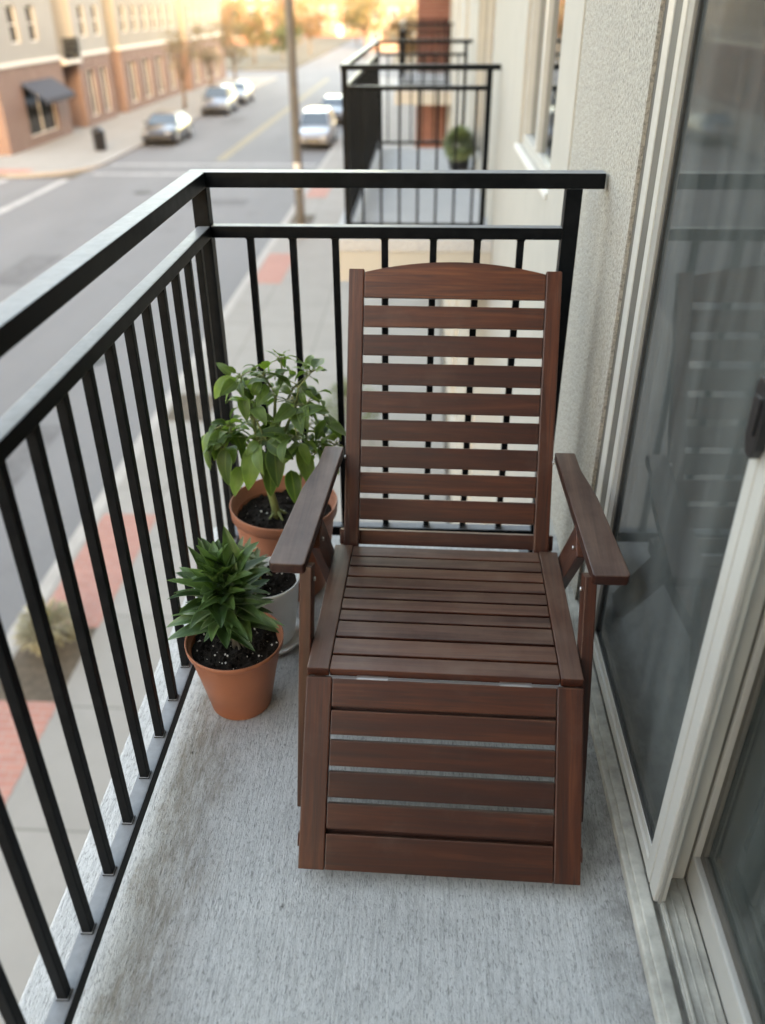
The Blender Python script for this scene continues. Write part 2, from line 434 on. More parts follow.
# ------------------------------------------------------------------ camera
cam = bpy.data.cameras.new('camera'); co = bpy.data.objects.new('camera', cam); COL.objects.link(co)
S.camera = co
CF, CP, CY, CR = 835.9644, .5479, .0511, -.0058
cp, sp, cy_, sy_, cr, sr = math.cos(CP), math.sin(CP), math.cos(CY), math.sin(CY), math.cos(CR), math.sin(CR)
fwd = Vector((-sy_ * cp, cy_ * cp, -sp)); rgt = Vector((cy_, sy_, 0)); upv = rgt.cross(fwd)
r2 = cr * rgt + sr * upv; u2 = -sr * rgt + cr * upv
co.matrix_world = Matrix(((r2.x, u2.x, -fwd.x, .5208), (r2.y, u2.y, -fwd.y, -2.0721), (r2.z, u2.z, -fwd.z, 1.4098), (0, 0, 0, 1)))
cam.sensor_fit = 'VERTICAL'; cam.sensor_height = 24; cam.lens = CF / 1024 * 24
cam.clip_start = .02; cam.clip_end = 3000
cam.dof.use_dof = True; cam.dof.focus_distance = 1.68; cam.dof.aperture_fstop = (cam.lens / 1000) / .0145

# ------------------------------------------------------------------ light
w = bpy.data.worlds.new('World'); S.world = w; w.use_nodes = True
nt = w.node_tree
bg = nt.nodes['Background']
sky = nt.nodes.new('ShaderNodeTexSky'); sky.sky_type = 'NISHITA'; sky.sun_disc = False
SUN_EL, SUN_AZ = R(11), math.atan2(.36, -.933)      # low sun behind the building, right and behind the camera
sky.sun_elevation = SUN_EL; sky.sun_rotation = SUN_AZ
sky.air_density = 1.0; sky.dust_density = 2.0; sky.ozone_density = 1.0
nt.links.new(sky.outputs[0], bg.inputs[0]); bg.inputs[1].default_value = .15
sl = bpy.data.lights.new('sun', 'SUN'); so = bpy.data.objects.new('sun', sl); COL.objects.link(so)
sl.energy = .4; sl.angle = R(4); sl.color = (1, .93, .84)
d = Vector((math.sin(SUN_AZ) * math.cos(SUN_EL), math.cos(SUN_AZ) * math.cos(SUN_EL), math.sin(SUN_EL)))
so.rotation_euler = d.to_track_quat('Z', 'Y').to_euler()
vs = S.view_settings
vs.view_transform = 'Standard'; vs.look = 'None'; vs.exposure = 4.12; vs.gamma = 1
vs.use_white_balance = True; vs.white_balance_temperature = 9700; vs.white_balance_tint = 17
S.cycles.use_denoising = True
S.cycles.max_bounces = 8; S.cycles.transparent_max_bounces = 16
S.cycles.sample_clamp_indirect = 6

# ------------------------------------------------------------------ balcony floor
f = MB(); f.box(-.125, 1.2, -4.0, .125, -.10, 0, .006)
tag(f.build('floor', M['floor']), kind='structure')

# ------------------------------------------------------------------ railings
TW, MW, TH, MH, BH = .044, .0317, .035, .0285, .0323
ZT, ZM, ZB = 1.07, .947, .09
FX = [.0926, .1975, .3025, .4236, .5424, .6491, .7535]
def mesh_of(mb, name, mat):
    o = mb.build(name, mat); me = o.data; bpy.data.objects.remove(o); return me
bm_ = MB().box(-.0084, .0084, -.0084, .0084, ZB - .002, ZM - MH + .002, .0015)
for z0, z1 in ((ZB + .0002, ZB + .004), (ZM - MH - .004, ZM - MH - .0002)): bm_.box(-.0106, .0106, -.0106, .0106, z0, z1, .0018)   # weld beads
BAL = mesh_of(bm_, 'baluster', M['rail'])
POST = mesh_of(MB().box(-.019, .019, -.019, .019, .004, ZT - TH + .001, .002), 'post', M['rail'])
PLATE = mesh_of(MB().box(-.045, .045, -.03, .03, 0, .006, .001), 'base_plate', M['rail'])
def railing(label, ya, yb, ends, oy=0.0, group=None, W=.937, posts=(), step=.1086, first=-.073, fx=FX, px=.868):
    t = thing('balcony_railing', label, 'railing', (0, oy, 0), 0, group)
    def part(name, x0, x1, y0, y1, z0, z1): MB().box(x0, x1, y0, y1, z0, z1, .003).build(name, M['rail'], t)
    part('top_rail', -TW, 0, ya, yb, ZT - TH, ZT)
    part('mid_rail', -MW, 0, ya, yb, ZM - MH, ZM)
    part('bottom_rail', -MW, 0, ya, yb, ZB - BH, ZB)
    y = yb + first
    while y > ya + .03:
        if all(abs(y - p) > .03 for p in posts): link('baluster', BAL, t, (-MW / 2, y, 0))
        y -= step
    for p in posts: 
        po = link('post', POST, t, (-.0192, p, 0)); link('base_plate', PLATE, po)
    for ye, sgn in ends:
        def ep(name, wd, x0, x1, z0, z1):
            a, b = sorted((ye + sgn * .0005, ye + sgn * wd)); part(name, x0, x1, a, b, z0, z1)
        ep('top_rail', TW, -TW, W, ZT - TH, ZT)
        ep('mid_rail', MW, 0, px - .0188, ZM - MH, ZM)
        ep('bottom_rail', MW, 0, px - .0188, ZB - BH, ZB)
        for x in fx: link('baluster', BAL, t, (x, ye + sgn * MW / 2, 0))
        for x in (-.0192, px):
            po = link('post', POST, t, (x, ye + sgn * .0192, 0)); link('base_plate', PLATE, po)
    return t
railing('black metal railing right around the chair and potted plants, nearest', -3.9, 0, [(0, 1)], posts=(-2.35,))
railing('black railing of the neighbouring balcony that holds a round green plant', 4.0, 8.0, [(4.0, -1), (8.0, 1)], group='balcony railings farther along the facade', W=.983, px=.915, fx=[.125 * i + .09 for i in range(7)])
railing('farthest black railing, beyond the balcony with the round plant, before the red brick', 16.0, 20.0, [(16.0, -1), (20.0, 1)], group='balcony railings farther along the facade', W=.983, px=.915, fx=[.125 * i + .09 for i in range(7)])

# ------------------------------------------------------------------ our building
def wall_open(mb, x0, x1, ys, zs, holes):
    """wall slab between x0..x1; holes = (ya, yb, za, zb)"""
    Y = sorted(set(list(ys) + [h[0] for h in holes] + [h[1] for h in holes])); Y = [y for y in Y if ys[0] <= y <= ys[1]]
    for a, b in zip(Y, Y[1:]):
        col = sorted([h for h in holes if h[0] < (a + b) / 2 < h[1]], key=lambda h: h[2])
        z = zs[0]
        for h in col:
            if h[2] > z: mb.box(x0, x1, a, b, z, h[2])
            z = max(z, h[3])
        if z < zs[1]: mb.box(x0, x1, a, b, z, zs[1])

bld = thing('apartment_building', 'pale stucco apartment building beside the chair with sliding door and projecting balconies', 'building', (0, 0, 0))
WX = .945
m = MB(); wall_open(m, WX, 1.14, (-4.2, .6), (0, 2.9), [(-3.2, -.252, 0, 2.1)])
m.build('wall', M['stucco'], bld)
m = MB()
wins = [(1.28, 2.6, .79, 2.3), (9.2, 10.6, .885, 2.3), (12.6, 14.0, .885, 2.3), (4.9, 7.2, 0.06, 2.1), (16.9, 19.2, .06, 2.1)]
low = [(y, y + 1.5, -4.2, -1.6) for y in (1.5, 4.6, 8.6, 12.0, 16.5)]
FX2 = .99
wall_open(m, FX2, 1.14, (.6, 20.0), (-5, 2.9), wins + low)
wall_open(m, WX + .004, 1.14, (-4.2, .6), (-5, -.1), [(-2.4, -.9, -4.2, -1.6)])
m.build('facade', M['smooth'], bld)
# the smooth trim strip beside the near window stands a little proud
MB().box(FX2 - .01, FX2 - .0005, .86, 1.275, -1.2, 2.71, .003).build('window_trim', M['smooth'], bld)
# upper storeys and body of the block (its shade falls on the street)
m = MB(); m.box(1.14, 16, -9, 20, 2.9, 10.6); m.box(.945, 1.14, -4.2, .6, 2.902, 10.5); m.box(.99, 1.14, .6, 20, 2.902, 10.5)
m.box(4.2, 16, -40, 20, -5, 2.9); m.box(1.14, 4.2, -4.2, -3.6, -5, 2.9)
m.box(1.14, 4.2, 2.9, 20, -5, 2.9) if False else None
m.box(1.14, 4.2, -3.6, 20, -5, -1.1) if False else None
m.build('upper_storeys', M['smooth'], bld)
m = MB(); m.box(.24, 16, 20.2, 46, -5, 10.6, 0); m.build('brick_bay', M['brick2'], bld)
m = MB(); m.box(-.6, 16, -90, -4.25, -5, 18); m.build('rear_sky_blocker', M['brick2'], bld)  # unseen mass behind the camera, added to block sky light
m = MB(); m.box(1.3, 16, 46, 77, -5, 6.2); m.build('far_wing', M['brick'], bld)

def window(y0, y1, z0, z1, parent, xf=1.0, mull=None, dark=True):
    fr = MB(); t = .045
    fr.box(xf - .02, xf + .03, y0, y0 + t, z0, z1, .003); fr.box(xf - .02, xf + .03, y1 - t, y1, z0, z1, .003)
    fr.box(xf - .018, xf + .03, y0 + t, y1 - t, z0, z0 + t, .003); fr.box(xf - .018, xf + .03, y0 + t, y1 - t, z1 - t, z1, .003)
    ym = mull if mull else (y0 + y1) / 2
    fr.box(xf - .022, xf + .03, ym - .04, ym + .04, z0 + t, z1 - t, .003)
    o = fr.build('window', M['vinyl'], parent)
    p = MB(); p.box(xf, xf + .006, y0 + t, ym - .04, z0 + t, z1 - t); p.box(xf + .012, xf + .018, ym + .04, y1 - t, z0 + t, z1 - t)
    p.build('pane', M['win'], o)
    b = MB(); b.box(xf + .12, xf + .13, y0 - .2, y1 + .2, z0 - .2, z1 + .1); b.build('interior_shade', M['winin'], o)
    return o
wo = window(1.28, 2.6, .79, 2.3, bld, 1.03, 2.0)
MB().box(FX2 - .02, FX2 + .05, 1.276, 2.605, .766, .789, .003).build('sill', M['trim'], wo)
for a in wins[1:]: window(*a, bld, 1.04)
for a in low: window(*a, bld, 1.04)
window(-2.4, -.9, -4.2, -1.6, bld, 1.01)

# neighbouring balcony slabs
for y0 in (4.0, 16.0):
    m = MB(); m.box(-.125, FX2 - .001 if y0 > 0 else WX - .001, y0 - .125, y0 + 4.125, -.085, 0, .006); s_ = m.build('balcony_slab', M['slab'], bld)
    m = MB(); m.box(-.115, FX2 - .001 if y0 > 0 else WX - .001, y0 - .115, y0 + 4.115, -.30, -.086, .004); m.build('fascia', M['fascia'], s_)
m = MB(); m.box(-.115, WX, -3.99, .115, -.30, -.101, .004); m.build('fascia', M['fascia'], bld)

# unseen balconies overhead, added to hold back the sky light
for y0 in (-4.0, 4.0, 16.0):
    m = MB(); m.box(-.125, FX2 - .001 if y0 > 0 else WX - .001, y0 - .12, y0 + 4.125, 2.93, 3.02, .006); s_ = m.build('balcony_slab', M['slab'], bld)  # added unseen slab, holds back sky light
    m = MB(); m.box(-.115, FX2 - .001 if y0 > 0 else WX - .001, y0 - .115, y0 + 4.115, 2.72, 2.929, .004); m.build('fascia', M['fascia'], s_)  # added unseen fascia of the sky-blocking slab

# interior seen through the door
m = MB(); m.box(1.2, 4.2, -3.6, 2.9, -.05, .02); m.build('room_floor', M['carpet'], bld)
m = MB(); m.box(4.1, 4.2, -3.6, 2.9, .02, 2.6); m.box(1.14, 4.1, 2.8, 2.9, .02, 2.6); m.box(1.14, 4.1, -3.6, -3.5, .02, 2.6); m.box(1.14, 4.2, -3.6, 2.9, 2.6, 2.7)
m.build('room_wall', M['room'], bld)

# sliding door ---------------------------------------------------
DY0, DY1 = -.256, -3.19           # far jamb, near jamb
door = MB()
door.box(.949, .975, -.338, -.291, .031, 2.09, .004)                   # bead
m = MB(); m.box(.951, .975, -.386, -.3385, .031, 2.09, .001); m.build('gap_shade_strip', M['gasket_shade'], bld)  # dark strip painted in for the shaded gap beside the bead

door.box(.95, 1.14, DY1, DY1 + .06, .031, 2.09, .002)
door.box(.95, 1.14, DY1 + .06, -.29, 2.05, 2.094, .002)
dr = door.build('sliding_door', M['vinyl'], bld)
m = MB(); m.box(.9525, 1.14, -.2905, DY0, .031, 2.095); m.box(.976, 1.14, -.70, -.291, .031, 2.09); m.build('jamb_reveal_shade', M['gasket_shade'], dr)  # reveal coloured dark to carry the shade of the recess
sill = MB()
sill.box(.918, .9545, -3.3, -.19, .001, .026, .004)
sill.box(.930, .9535, -3.3, -.19, .0262, .034, .003)
sill.box(.9545, .966, -3.3, -.2, .001, .012)
sill.box(.966, 1.0235, -3.3, -.2, .001, .030, .002)
sill.box(.9675, .9735, -3.3, -.2, .0301, .0385, .002)
sill.box(.988, .991, -3.3, -.2, .0301, .0325, .0008)
sill.box(1.006, 1.009, -3.3, -.2, .0301, .0325, .0008)
sill.box(1.0235, 1.03, -3.3, -.2, .001, .014)
sill.box(1.03, 1.2, -3.3, -.2, .001, .022)
sill.build('door_sill', M['vinyl_track'], dr)
# outer panel
p1 = MB()
PX0, PX1 = .950, .9715
p1.box(PX0, PX1, -.420, -.388, .045, 2.05, .003); 
p1.box(PX0, PX1, -1.108, -1.080, .045, 2.05, .003)
p1.box(PX0 + .003, PX1, -1.1115, -1.108, .045, 2.05)
p1.box(PX0, PX1, -1.145, -1.1115, .045, 2.05, .003)
p1.box(PX0 + .001, PX1, -1.080, -.456, .045, .074, .003); p1.box(PX0 + .006, PX1, -1.080, -.456, .074, .095, .002)
p1.box(PX0 + .001, PX1, -1.080, -.456, 1.99, 2.05, .003)
po = p1.build('outer_panel', M['vinyl'], dr)
m = MB(); m.box(PX0 + .002, PX1, -.456, -.4205, .045, 2.05, .002); m.box(PX0 + .007, PX0 + .013, -1.1485, -1.1455, .045, 2.05, .001); m.build('frame_shade_strip', M['vinyl_shade'], dr)  # grey strips that paint the shaded steps of the frame
g = MB(); g.box(.963, .969, -1.080, -.456, .095, 1.99); g.build('glass', M['glass'], dr)
g = MB()
g.box(.958, .9625, -.466, -.457, .096, 1.99); g.box(.958, .9625, -1.0795, -1.073, .096, 1.99); g.box(.958, .9625, -1.073, -.466, .0955, .103)
g.build('gasket', M['gasket'], dr)
h = MB()
h.prism([(-1.083, .935), (-1.083, 1.005), (-1.092, 1.018), (-1.116, 1.018), (-1.124, 1.005), (-1.124, .930), (-1.114, .914), (-1.096, .914)], -.014, .0,
        Matrix(((0, 0, 1, .9495), (1, 0, 0, 0), (0, 1, 0, 0), (0, 0, 0, 1))), .002)
h.box(.9325, .9354, -1.113, -1.096, .945, .995, .001)
h.build('handle', M['black'], dr)
# inner panel
p2 = MB()
p2.box(.984, 1.0205, -1.087, -1.01, .031, 2.05, .002)                # meeting stile, its end faces the balcony
p2.box(1.026, 1.05, -1.088, -1.055, .095, 2.05, .003)
p2.box(1.026, 1.06, -3.15, -1.055, .0235, .095, .004)
p2.box(1.026, 1.06, -3.15, -3.08, .095, 2.05, .003)
p2.build('inner_panel', M['vinyl'], dr)
g = MB(); g.box(1.046, 1.052, -3.08, -1.088, .095, 2.05); g.build('glass', M['glass2'], dr)
g = MB(); g.box(1.0207, 1.0258, -1.084, -1.02, .03, 2.05); g.box(1.0375, 1.0455, -3.08, -1.0885, .0955, .115, .002); g.box(1.0375, 1.0455, -1.102, -1.0885, .115, 2.05, .002)
g.build('gasket', M['gasket_shade'], dr)
# vertical blinds inside
bl = MB()
for k in range(31):
    y = -3.0 + k * .085 + random.uniform(-.004, .004)
    if y > -1.0: a = R(14) + random.uniform(-.1, .1)
    else: a = R(22) + random.uniform(-.12, .12)
    c, s = math.cos(a) * .044, math.sin(a) * .044
    zb = .115 + random.uniform(-.004, .004)
    rows = [[Vector((1.095 + s * t + .006 * (1 - t * t), y + c * t, z)) for t in (-1, -.5, 0, .5, 1)] for z in (zb, 1.2, 2.05)]
    if k > 19: bl.grid_surface(rows)
blo = bl.build('vertical_blind', M['blind'], bld, recalc=False)

# ------------------------------------------------------------------ chair
ch = thing('reclining_chair', 'dark brown slatted wooden recliner with armrests and lowered footrest on the balcony', 'chair', (.5808, -.6, 0), -.023)
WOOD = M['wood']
def plane_frame(o, a, up_hint):
    """matrix: local x = u, local y = along a, local z = normal"""
    a = Vector(a).normalized(); x = Vector((1, 0, 0)); n = x.cross(a)
    if n.dot(Vector(up_hint)) < 0: n = -n; 
    return Matrix(((1, a.x, n.x, o[0]), (0, a.y, n.y, o[1]), (0, a.z, n.z, o[2]), (0, 0, 0, 1)))
# seat: y' runs from the front edge back, z' = up, top surface at 0
SM = plane_frame((0, -.281, .328), (0, .452, -.018), (0, 0, 1))
W0, SW = .261, .0425
seat = MB()
edges = [(.001, .0428), (.0488, .0968), (.1040, .1535), (.1595, .1925), (.1990, .2335), (.2400, .2755), (.2820, .3180), (.3245, .3605), (.3670, .4030), (.4085, .4500)]
for a, b in edges: seat.box(-W0 + SW + .001, W0 - SW - .001, a, b, -.0175 - random.uniform(0, .0008), -.0008 - random.uniform(0, .0008), .0022, SM)
so_ = seat.build('seat', WOOD, ch)
for s in (-1, 1):
    a, b = sorted((s * W0, s * (W0 - SW))); MB().box(a, b, 0, .452, -.019, 0, .0025, SM).build('stile', WOOD, so_)
m = MB()
for s in (-1, 1):
    a, b = sorted((s * (W0 - .008), s * (W0 - .030))); m.box(a, b, .03, .56, -.055, -.0195, .002, SM)
for yy in (.05, .20, .35): m.box(-W0 + .032, W0 - .032, yy, yy + .03, -.042, -.0200, .002, SM)
m.build('seat_frame', WOOD, ch)
# footrest: y' from the top edge down, z' = outward
FMx = plane_frame((0, -.291, .315), (0, -.211, -.286), (0, -1, .6))
fk = .3555 / .364
foot = MB(); FW = .049
for a, b in [(.002, .0563), (.0628, .1096), (.1200, .1690), (.1797, .2284), (.2390, .2867), (.2960, .3635)]:
    foot.box(-W0 + FW + .001, W0 - FW - .001, a * fk, b * fk, -.0175, -.0008 - random.uniform(0, .001), .0022, FMx)
fo = foot.build('footrest', WOOD, ch)
for s in (-1, 1):
    a, b = sorted((s * W0, s * (W0 - FW))); MB().box(a, b, 0, .364 * fk, -.019, 0, .0025, FMx).build('stile', WOOD, fo)
m = MB(); m.box(-W0 + .01, W0 - .01, .045, .085, -.038, -.0195, .002, FMx); m.box(-W0 + .01, W0 - .01, .272, .312, -.038, -.0195, .002, FMx)
m.build('batten', WOOD, fo)
m = MB()
for s in (-1, 1):
    a, b = sorted((s * (W0 + .0002), s * (W0 + .0032))); m.box(a, b, .290, .316, -.016, -.002, .002, FMx)
    m.bar(FMx @ Vector((s * (W0 - .02), .30, -.024)), FMx @ Vector((s * (W0 - .02), .318, -.040)), .02, .014)
m.build('hinge_block', WOOD, fo)
# brass hinges between seat and footrest
m = MB()
for u in (-.135, .135): m.box(u - .03, u + .03, -.292, -.2815, .3125, .3145, .0005)
m.box(-.215, .215, -.2895, -.2835, .3095, .3118, .0004)
m.build('hinge', M['steel'], ch)
# back: y' up along the back, z' = toward the sitter
bl_len = .6395
BM_ = plane_frame((0, .185, .305), (0, .265, .582), (0, -1, .3))
BW, PW = .243, .0355
back = MB()
bs = [(.0578, .1093), (.1212, .1712), (.1835, .2328), (.2467, .2958), (.3112, .3618), (.3762, .4264), (.4438, .4916), (.5086, .5578)]
for a, b in bs: back.box(-BW + PW + .0008, BW - PW - .0008, a, b, -.016, -.001 - random.uniform(0, .0015), .0022, BM_)
bo = back.build('backrest', WOOD, ch)
n = 24
pts = [(-BW + PW + .0008, .575), (BW - PW - .0008, .575)]
for i in range(n + 1):
    t = i / n; u = (BW - PW - .0008) * (1 - 2 * t); pts.append((u, .6325 + .0245 * (1 - (2 * t - 1) ** 2)))
m = MB(); m.prism(pts, -.0165, -.0012, BM_, .002, 0); m.build('top_rail', WOOD, bo)
for s in (-1, 1):
    a, b = sorted((s * BW, s * (BW - PW))); MB().box(a, b, -.03, bl_len, -.0195, 0, .0028, BM_).build('stile', WOOD, bo)
m = MB(); m.box(-BW - .012, BW + .012, -.005, .03, -.048, -.0215, .002, BM_); m.build('crossbar', WOOD, ch)
# armrests: outline in (u, v), lying on a slope .48 front -> .51 rear
def arm(s):
    prof = [(.276, -.155), (.280, -.161), (.3415, -.1595), (.3475, -.152), (.3215, .105), (.310, .165), (.299, .215), (.2935, .29), (.2475, .29)]
    A = plane_frame((0, 0, .4907), (0, 1, .067), (0, 0, 1))
    MB().prism([(s * u, v) for u, v in (prof if s > 0 else prof[::-1])], -.0225, 0, A, .003, 1).build('armrest', WOOD, ch)
arm(-1); arm(1)
for s in (-1, 1):
    u = s * .2755
    MB().bar((u, -.1275, .4595), (u, -.329, .0035), .024, .045, (0, 1, 0), .0025).build('front_leg', WOOD, ch)
    u = s * .2745
    MB().bar((u, -.012, .4615), (u, .366, .006), .021, .070, (0, 0, 1), .0025).build('rear_leg', WOOD, ch)
m = MB(); m.bar((-.263, -.273, .083), (.263, -.273, .083), .018, .018, (0, 0, 1), .002); m.build('stretcher', WOOD, ch)
for s in (-1, 1):
    for v, z in ((-.005, .440), (-.135, .430), (.262, .497)):
        uu = s * (.2635 if v < .2 else .244)
        MB().tube([(uu, v, z), (uu - s * .004, v, z)], .0045, 10).build('bolt', M['steel'], ch)

# ------------------------------------------------------------------ plants
def leaf(mb, base, dirv, Ln, Wd, droop, fold=.25, roll=0.0, ns=8, shape='ovate', wave=.0, up=None):
    """a blade with a folded midrib that bends down as it goes"""
    d = Vector(dirv).normalized()
    side = d.cross(Vector((0, 0, 1)))
    if side.length < .05: side = d.orthogonal()
    side.normalize()
    nrm = side.cross(d).normalized()
    q = Matrix.Rotation(roll, 3, d); side = q @ side; nrm = q @ nrm
    p = Vector(base); rows = []
    step = Ln / ns
    ph = random.uniform(0, 6)
    for i in range(ns + 1):
        t = i / ns
        if shape == 'ovate': wdt = Wd * (math.sin(PI * min(1, t ** .72 * 1.0)) ** .8) * (1 - .25 * t) if 0 < t < 1 else .0006
        elif shape == 'lance': wdt = Wd * ((t / .35) ** .5 if t < .35 else ((1 - t) / .65) ** .75) * .98 + .0006
        else: wdt = Wd * (1 - t ** 2.2) * (.75 + .5 * t) + .0006
        wv = wave * math.sin(7 * t + ph)
        h = wdt / 2
        row = []
        for k in (-1, -.5, 0, .5, 1):
            lift = abs(k) * h * fold * 2 - (k * k) * h * fold * .8
            row.append(p + side * (h * k) + nrm * (lift + wv * k * h))
        rows.append(row)
        d = (Matrix.Rotation(-droop / ns, 3, side) @ d).normalized()
        nrm = side.cross(d).normalized()
        p = p + d * step
    mb.grid_surface(rows)
    return rows

def soil(cx, cy, z, r, parent, nper, seed):
    rnd = random.Random(seed)
    m = MB(); rows = []
    nr, na = 14, 56
    b = bmesh.new(); rings = []
    for i in range(nr + 1):
        rr = r * i / nr; ring = []
        for k in range(1 if i == 0 else na):
            a = 2 * PI * k / na; x, y = cx + rr * math.cos(a), cy + rr * math.sin(a)
            h = .012 * noise.noise(Vector((x * 40, y * 40, seed))) + .007 * noise.noise(Vector((x * 120, y * 120, seed))) + .006 * (1 - i / nr)
            ring.append(b.verts.new((x, y, z + h)))
        rings.append(ring)
    for i in range(nr):
        A, B = rings[i], rings[i + 1]
        for k in range(na):
            j = (k + 1) % na
            if i == 0: fc = b.faces.new((A[0], B[k], B[j]))
            else: fc = b.faces.new((A[k], B[k], B[j], A[j]))
            fc.smooth = True
    m._merge(b, Matrix(), 0)
    so = m.build('soil', M['soil'], parent)
    # crumbs and perlite
    for nm, mt, cnt, smin, smax in (('crumb', M['soil'], 170, .002, .006), ('perlite', M['perlite'], nper, .0009, .0029)):
        c = MB()
        for _ in range(cnt):
            a = rnd.uniform(0, 2 * PI); rr = r * .97 * math.sqrt(rnd.random()); s = rnd.uniform(smin, smax)
            x, y = cx + rr * math.cos(a), cy + rr * math.sin(a)
            h = .012 * noise.noise(Vector((x * 40, y * 40, seed))) + .007 * noise.noise(Vector((x * 120, y * 120, seed))) + .006 * (1 - rr / r)
            bb = bmesh.new(); bmesh.ops.create_icosphere(bb, subdivisions=1, radius=s)
            for v in bb.verts: v.co *= rnd.uniform(.7, 1.2)
            c._merge(bb, Matrix.Translation((x, y, z + h + s * .4)) @ Euler((rnd.uniform(0, 3), rnd.uniform(0, 3), 0)).to_matrix().to_4x4(), 0)
        o = c.build(nm, mt, so)
        tag(o, kind='stuff')
    return so

def pot(prof_out, wall, parent, mat, name='pot'):
    top = prof_out[-1]
    inner = [(r - wall, z) for r, z in prof_out[::-1]]
    inner = [(top[0] - wall * .3, top[1] + wall * .25), (top[0] - wall * .8, top[1])] + [(r, max(z, prof_out[0][1] + .006)) for r, z in inner if z < top[1] - .004]
    prof = [(0, prof_out[0][1])] + list(prof_out) + inner + [(0, prof_out[0][1] + .006)]
    m = MB(); m.lathe(prof, 0, 0, 72); return m.build(name, mat, parent)

# front plant: compact dark rosette ---------------------------------
t1 = thing('potted_plant', 'dark green rosette of pointed leaves in the front terracotta pot', 'potted plant', (.112, -.632, 0))
pot([(.066, 0), (.0695, .004), (.088, .10), (.1035, .172), (.1050, .176), (.1095, .178), (.1105, .190)], .0045, t1, M['terracotta'])
soil(0, 0, .166, .099, t1, 75, 3)
m = MB(); m.tube([(0, 0, .15), (.004, .004, .20), (.0, .012, .26), (-.003, .016, .33)], [.011, .008, .0075, .005], 9)
for k in range(5):
    a = random.uniform(0, 6.3); m.tube([(.004, .004, .19), (.03 * math.cos(a), .03 * math.sin(a), .17), (.05 * math.cos(a), .05 * math.sin(a), .164)], [.003, .0025, .001], 5)
m.build('stem', M['stem2'], t1)
lf = MB(); ga = 2.399
for k in range(104):
    t = k / 103.0
    a = k * ga + random.uniform(-.25, .25)
    z = .228 + .128 * t + random.uniform(-.010, .010)
    el = R(14 + 62 * t ** 1.6 + random.uniform(-10, 14))
    Ln = (.116 - .026 * t) * random.uniform(.8, 1.12)
    dv = (math.cos(a) * math.cos(el), math.sin(a) * math.cos(el), math.sin(el))
    ox, oy = -.016 + .022 * math.cos(a * 3 + k), .012 + .016 * math.sin(a * 2 + k)
    leaf(lf, (ox + .006 * math.cos(a), oy + .006 * math.sin(a), z), dv, Ln, .040 * random.uniform(.75, 1.2), R(34 - 8 * t + random.uniform(-12, 10)), .40, random.uniform(-.3, .3), 9, 'lance', .06)
lf.build('foliage', M['drac'], t1, recalc=False)

# white pot ---------------------------------------------------------
t2 = thing('potted_plant', 'small grey-green plant in the glazed white pot between two terracotta pots', 'potted plant', (.140, -.400, 0))
pot([(.062, .012), (.066, .016), (.078, .10), (.0855, .178), (.0865, .180), (.0885, .182), (.0885, .192)], .005, t2, M['whitepot'])
m = MB(); m.lathe([(0, 0), (.070, 0), (.084, .004), (.090, .016), (.0875, .016), (.082, .007), (.066, .0045), (0, .0045)], 0, 0, 64); m.build('saucer', M['whitepot'], t2)
soil(0, 0, .168, .080, t2, 25, 8)
lf = MB(); st = MB()
for k in range(9):
    a = k * ga + .8; rr = .012 + .034 * random.random()
    bx, by = rr * math.cos(a) - .028, rr * math.sin(a) - .012
    hx, hy, hz = bx * 1.5 - .008, by * 1.3 - .02, .215 + random.uniform(.0, .075)
    st.tube([(bx, by, .165), ((bx + hx) / 2, (by + hy) / 2, .2), (hx, hy, hz)], [.003, .0025, .0015], 6)
    for j in range(12):
        b = j * ga; el = R(-10 + 80 * j / 12)
        leaf(lf, (hx, hy, hz - .02 + .0018 * j), (math.cos(b) * math.cos(el), math.sin(b) * math.cos(el), math.sin(el)), random.uniform(.030, .046), .014, R(25), .3, 0, 6, 'lance')
st.build('stem', M['stem'], t2); lf.build('foliage', M['succ'], t2, recalc=False)

# pepper plant ------------------------------------------------------
t3 = thing('potted_plant', 'tall leafy pepper plant in the large terracotta pot at the railing corner', 'potted plant', (.158, -.158, 0))
pot([(.098, 0), (.102, .005), (.122, .13), (.1345, .232), (.1360, .236), (.1425, .238), (.1440, .264), (.1440, .268)], .005, t3, M['terracotta2'])
soil(0, 0, .222, .129, t3, 22, 5)
st = MB(); lf = MB()
base = Vector((-.018, -.012, .215))
fork = Vector((-.038, -.012, .335))
st.tube([base, base + Vector((-.006, 0, .05)), fork], [.0125, .0105, .009], 10)
for a in (.5, 2.2, 3.9, 5.4):
    st.tube([base + Vector((0, 0, .035)), base + Vector((.03 * math.cos(a), .03 * math.sin(a), .010)), base + Vector((.045 * math.cos(a), .045 * math.sin(a), -.004))], [.005, .003, .0015], 6)
st.tube([(.035, .012, .215), (.040, .010, .30), (.055, .0, .37)], [.006, .005, .004], 8)
tips = []
def branch(p, q, r0, r1, sag=.0):
    mid = (Vector(p) + Vector(q)) / 2 + Vector((random.uniform(-.012, .012), random.uniform(-.012, .012), random.uniform(0, .015)))
    st.tube([p, mid, q], [r0, (r0 + r1) / 2, r1], 7); tips.append((Vector(p), mid, Vector(q)))
b1 = [(-.115, -.03, .50), (-.055, -.045, .56), (.0, .0, .58), (.055, -.03, .565), (.02, .05, .54), (-.08, .03, .53)]
for q in b1: branch(fork + Vector((random.uniform(-.006, .006), 0, random.uniform(-.01, .05))), q, .0062, .0034)
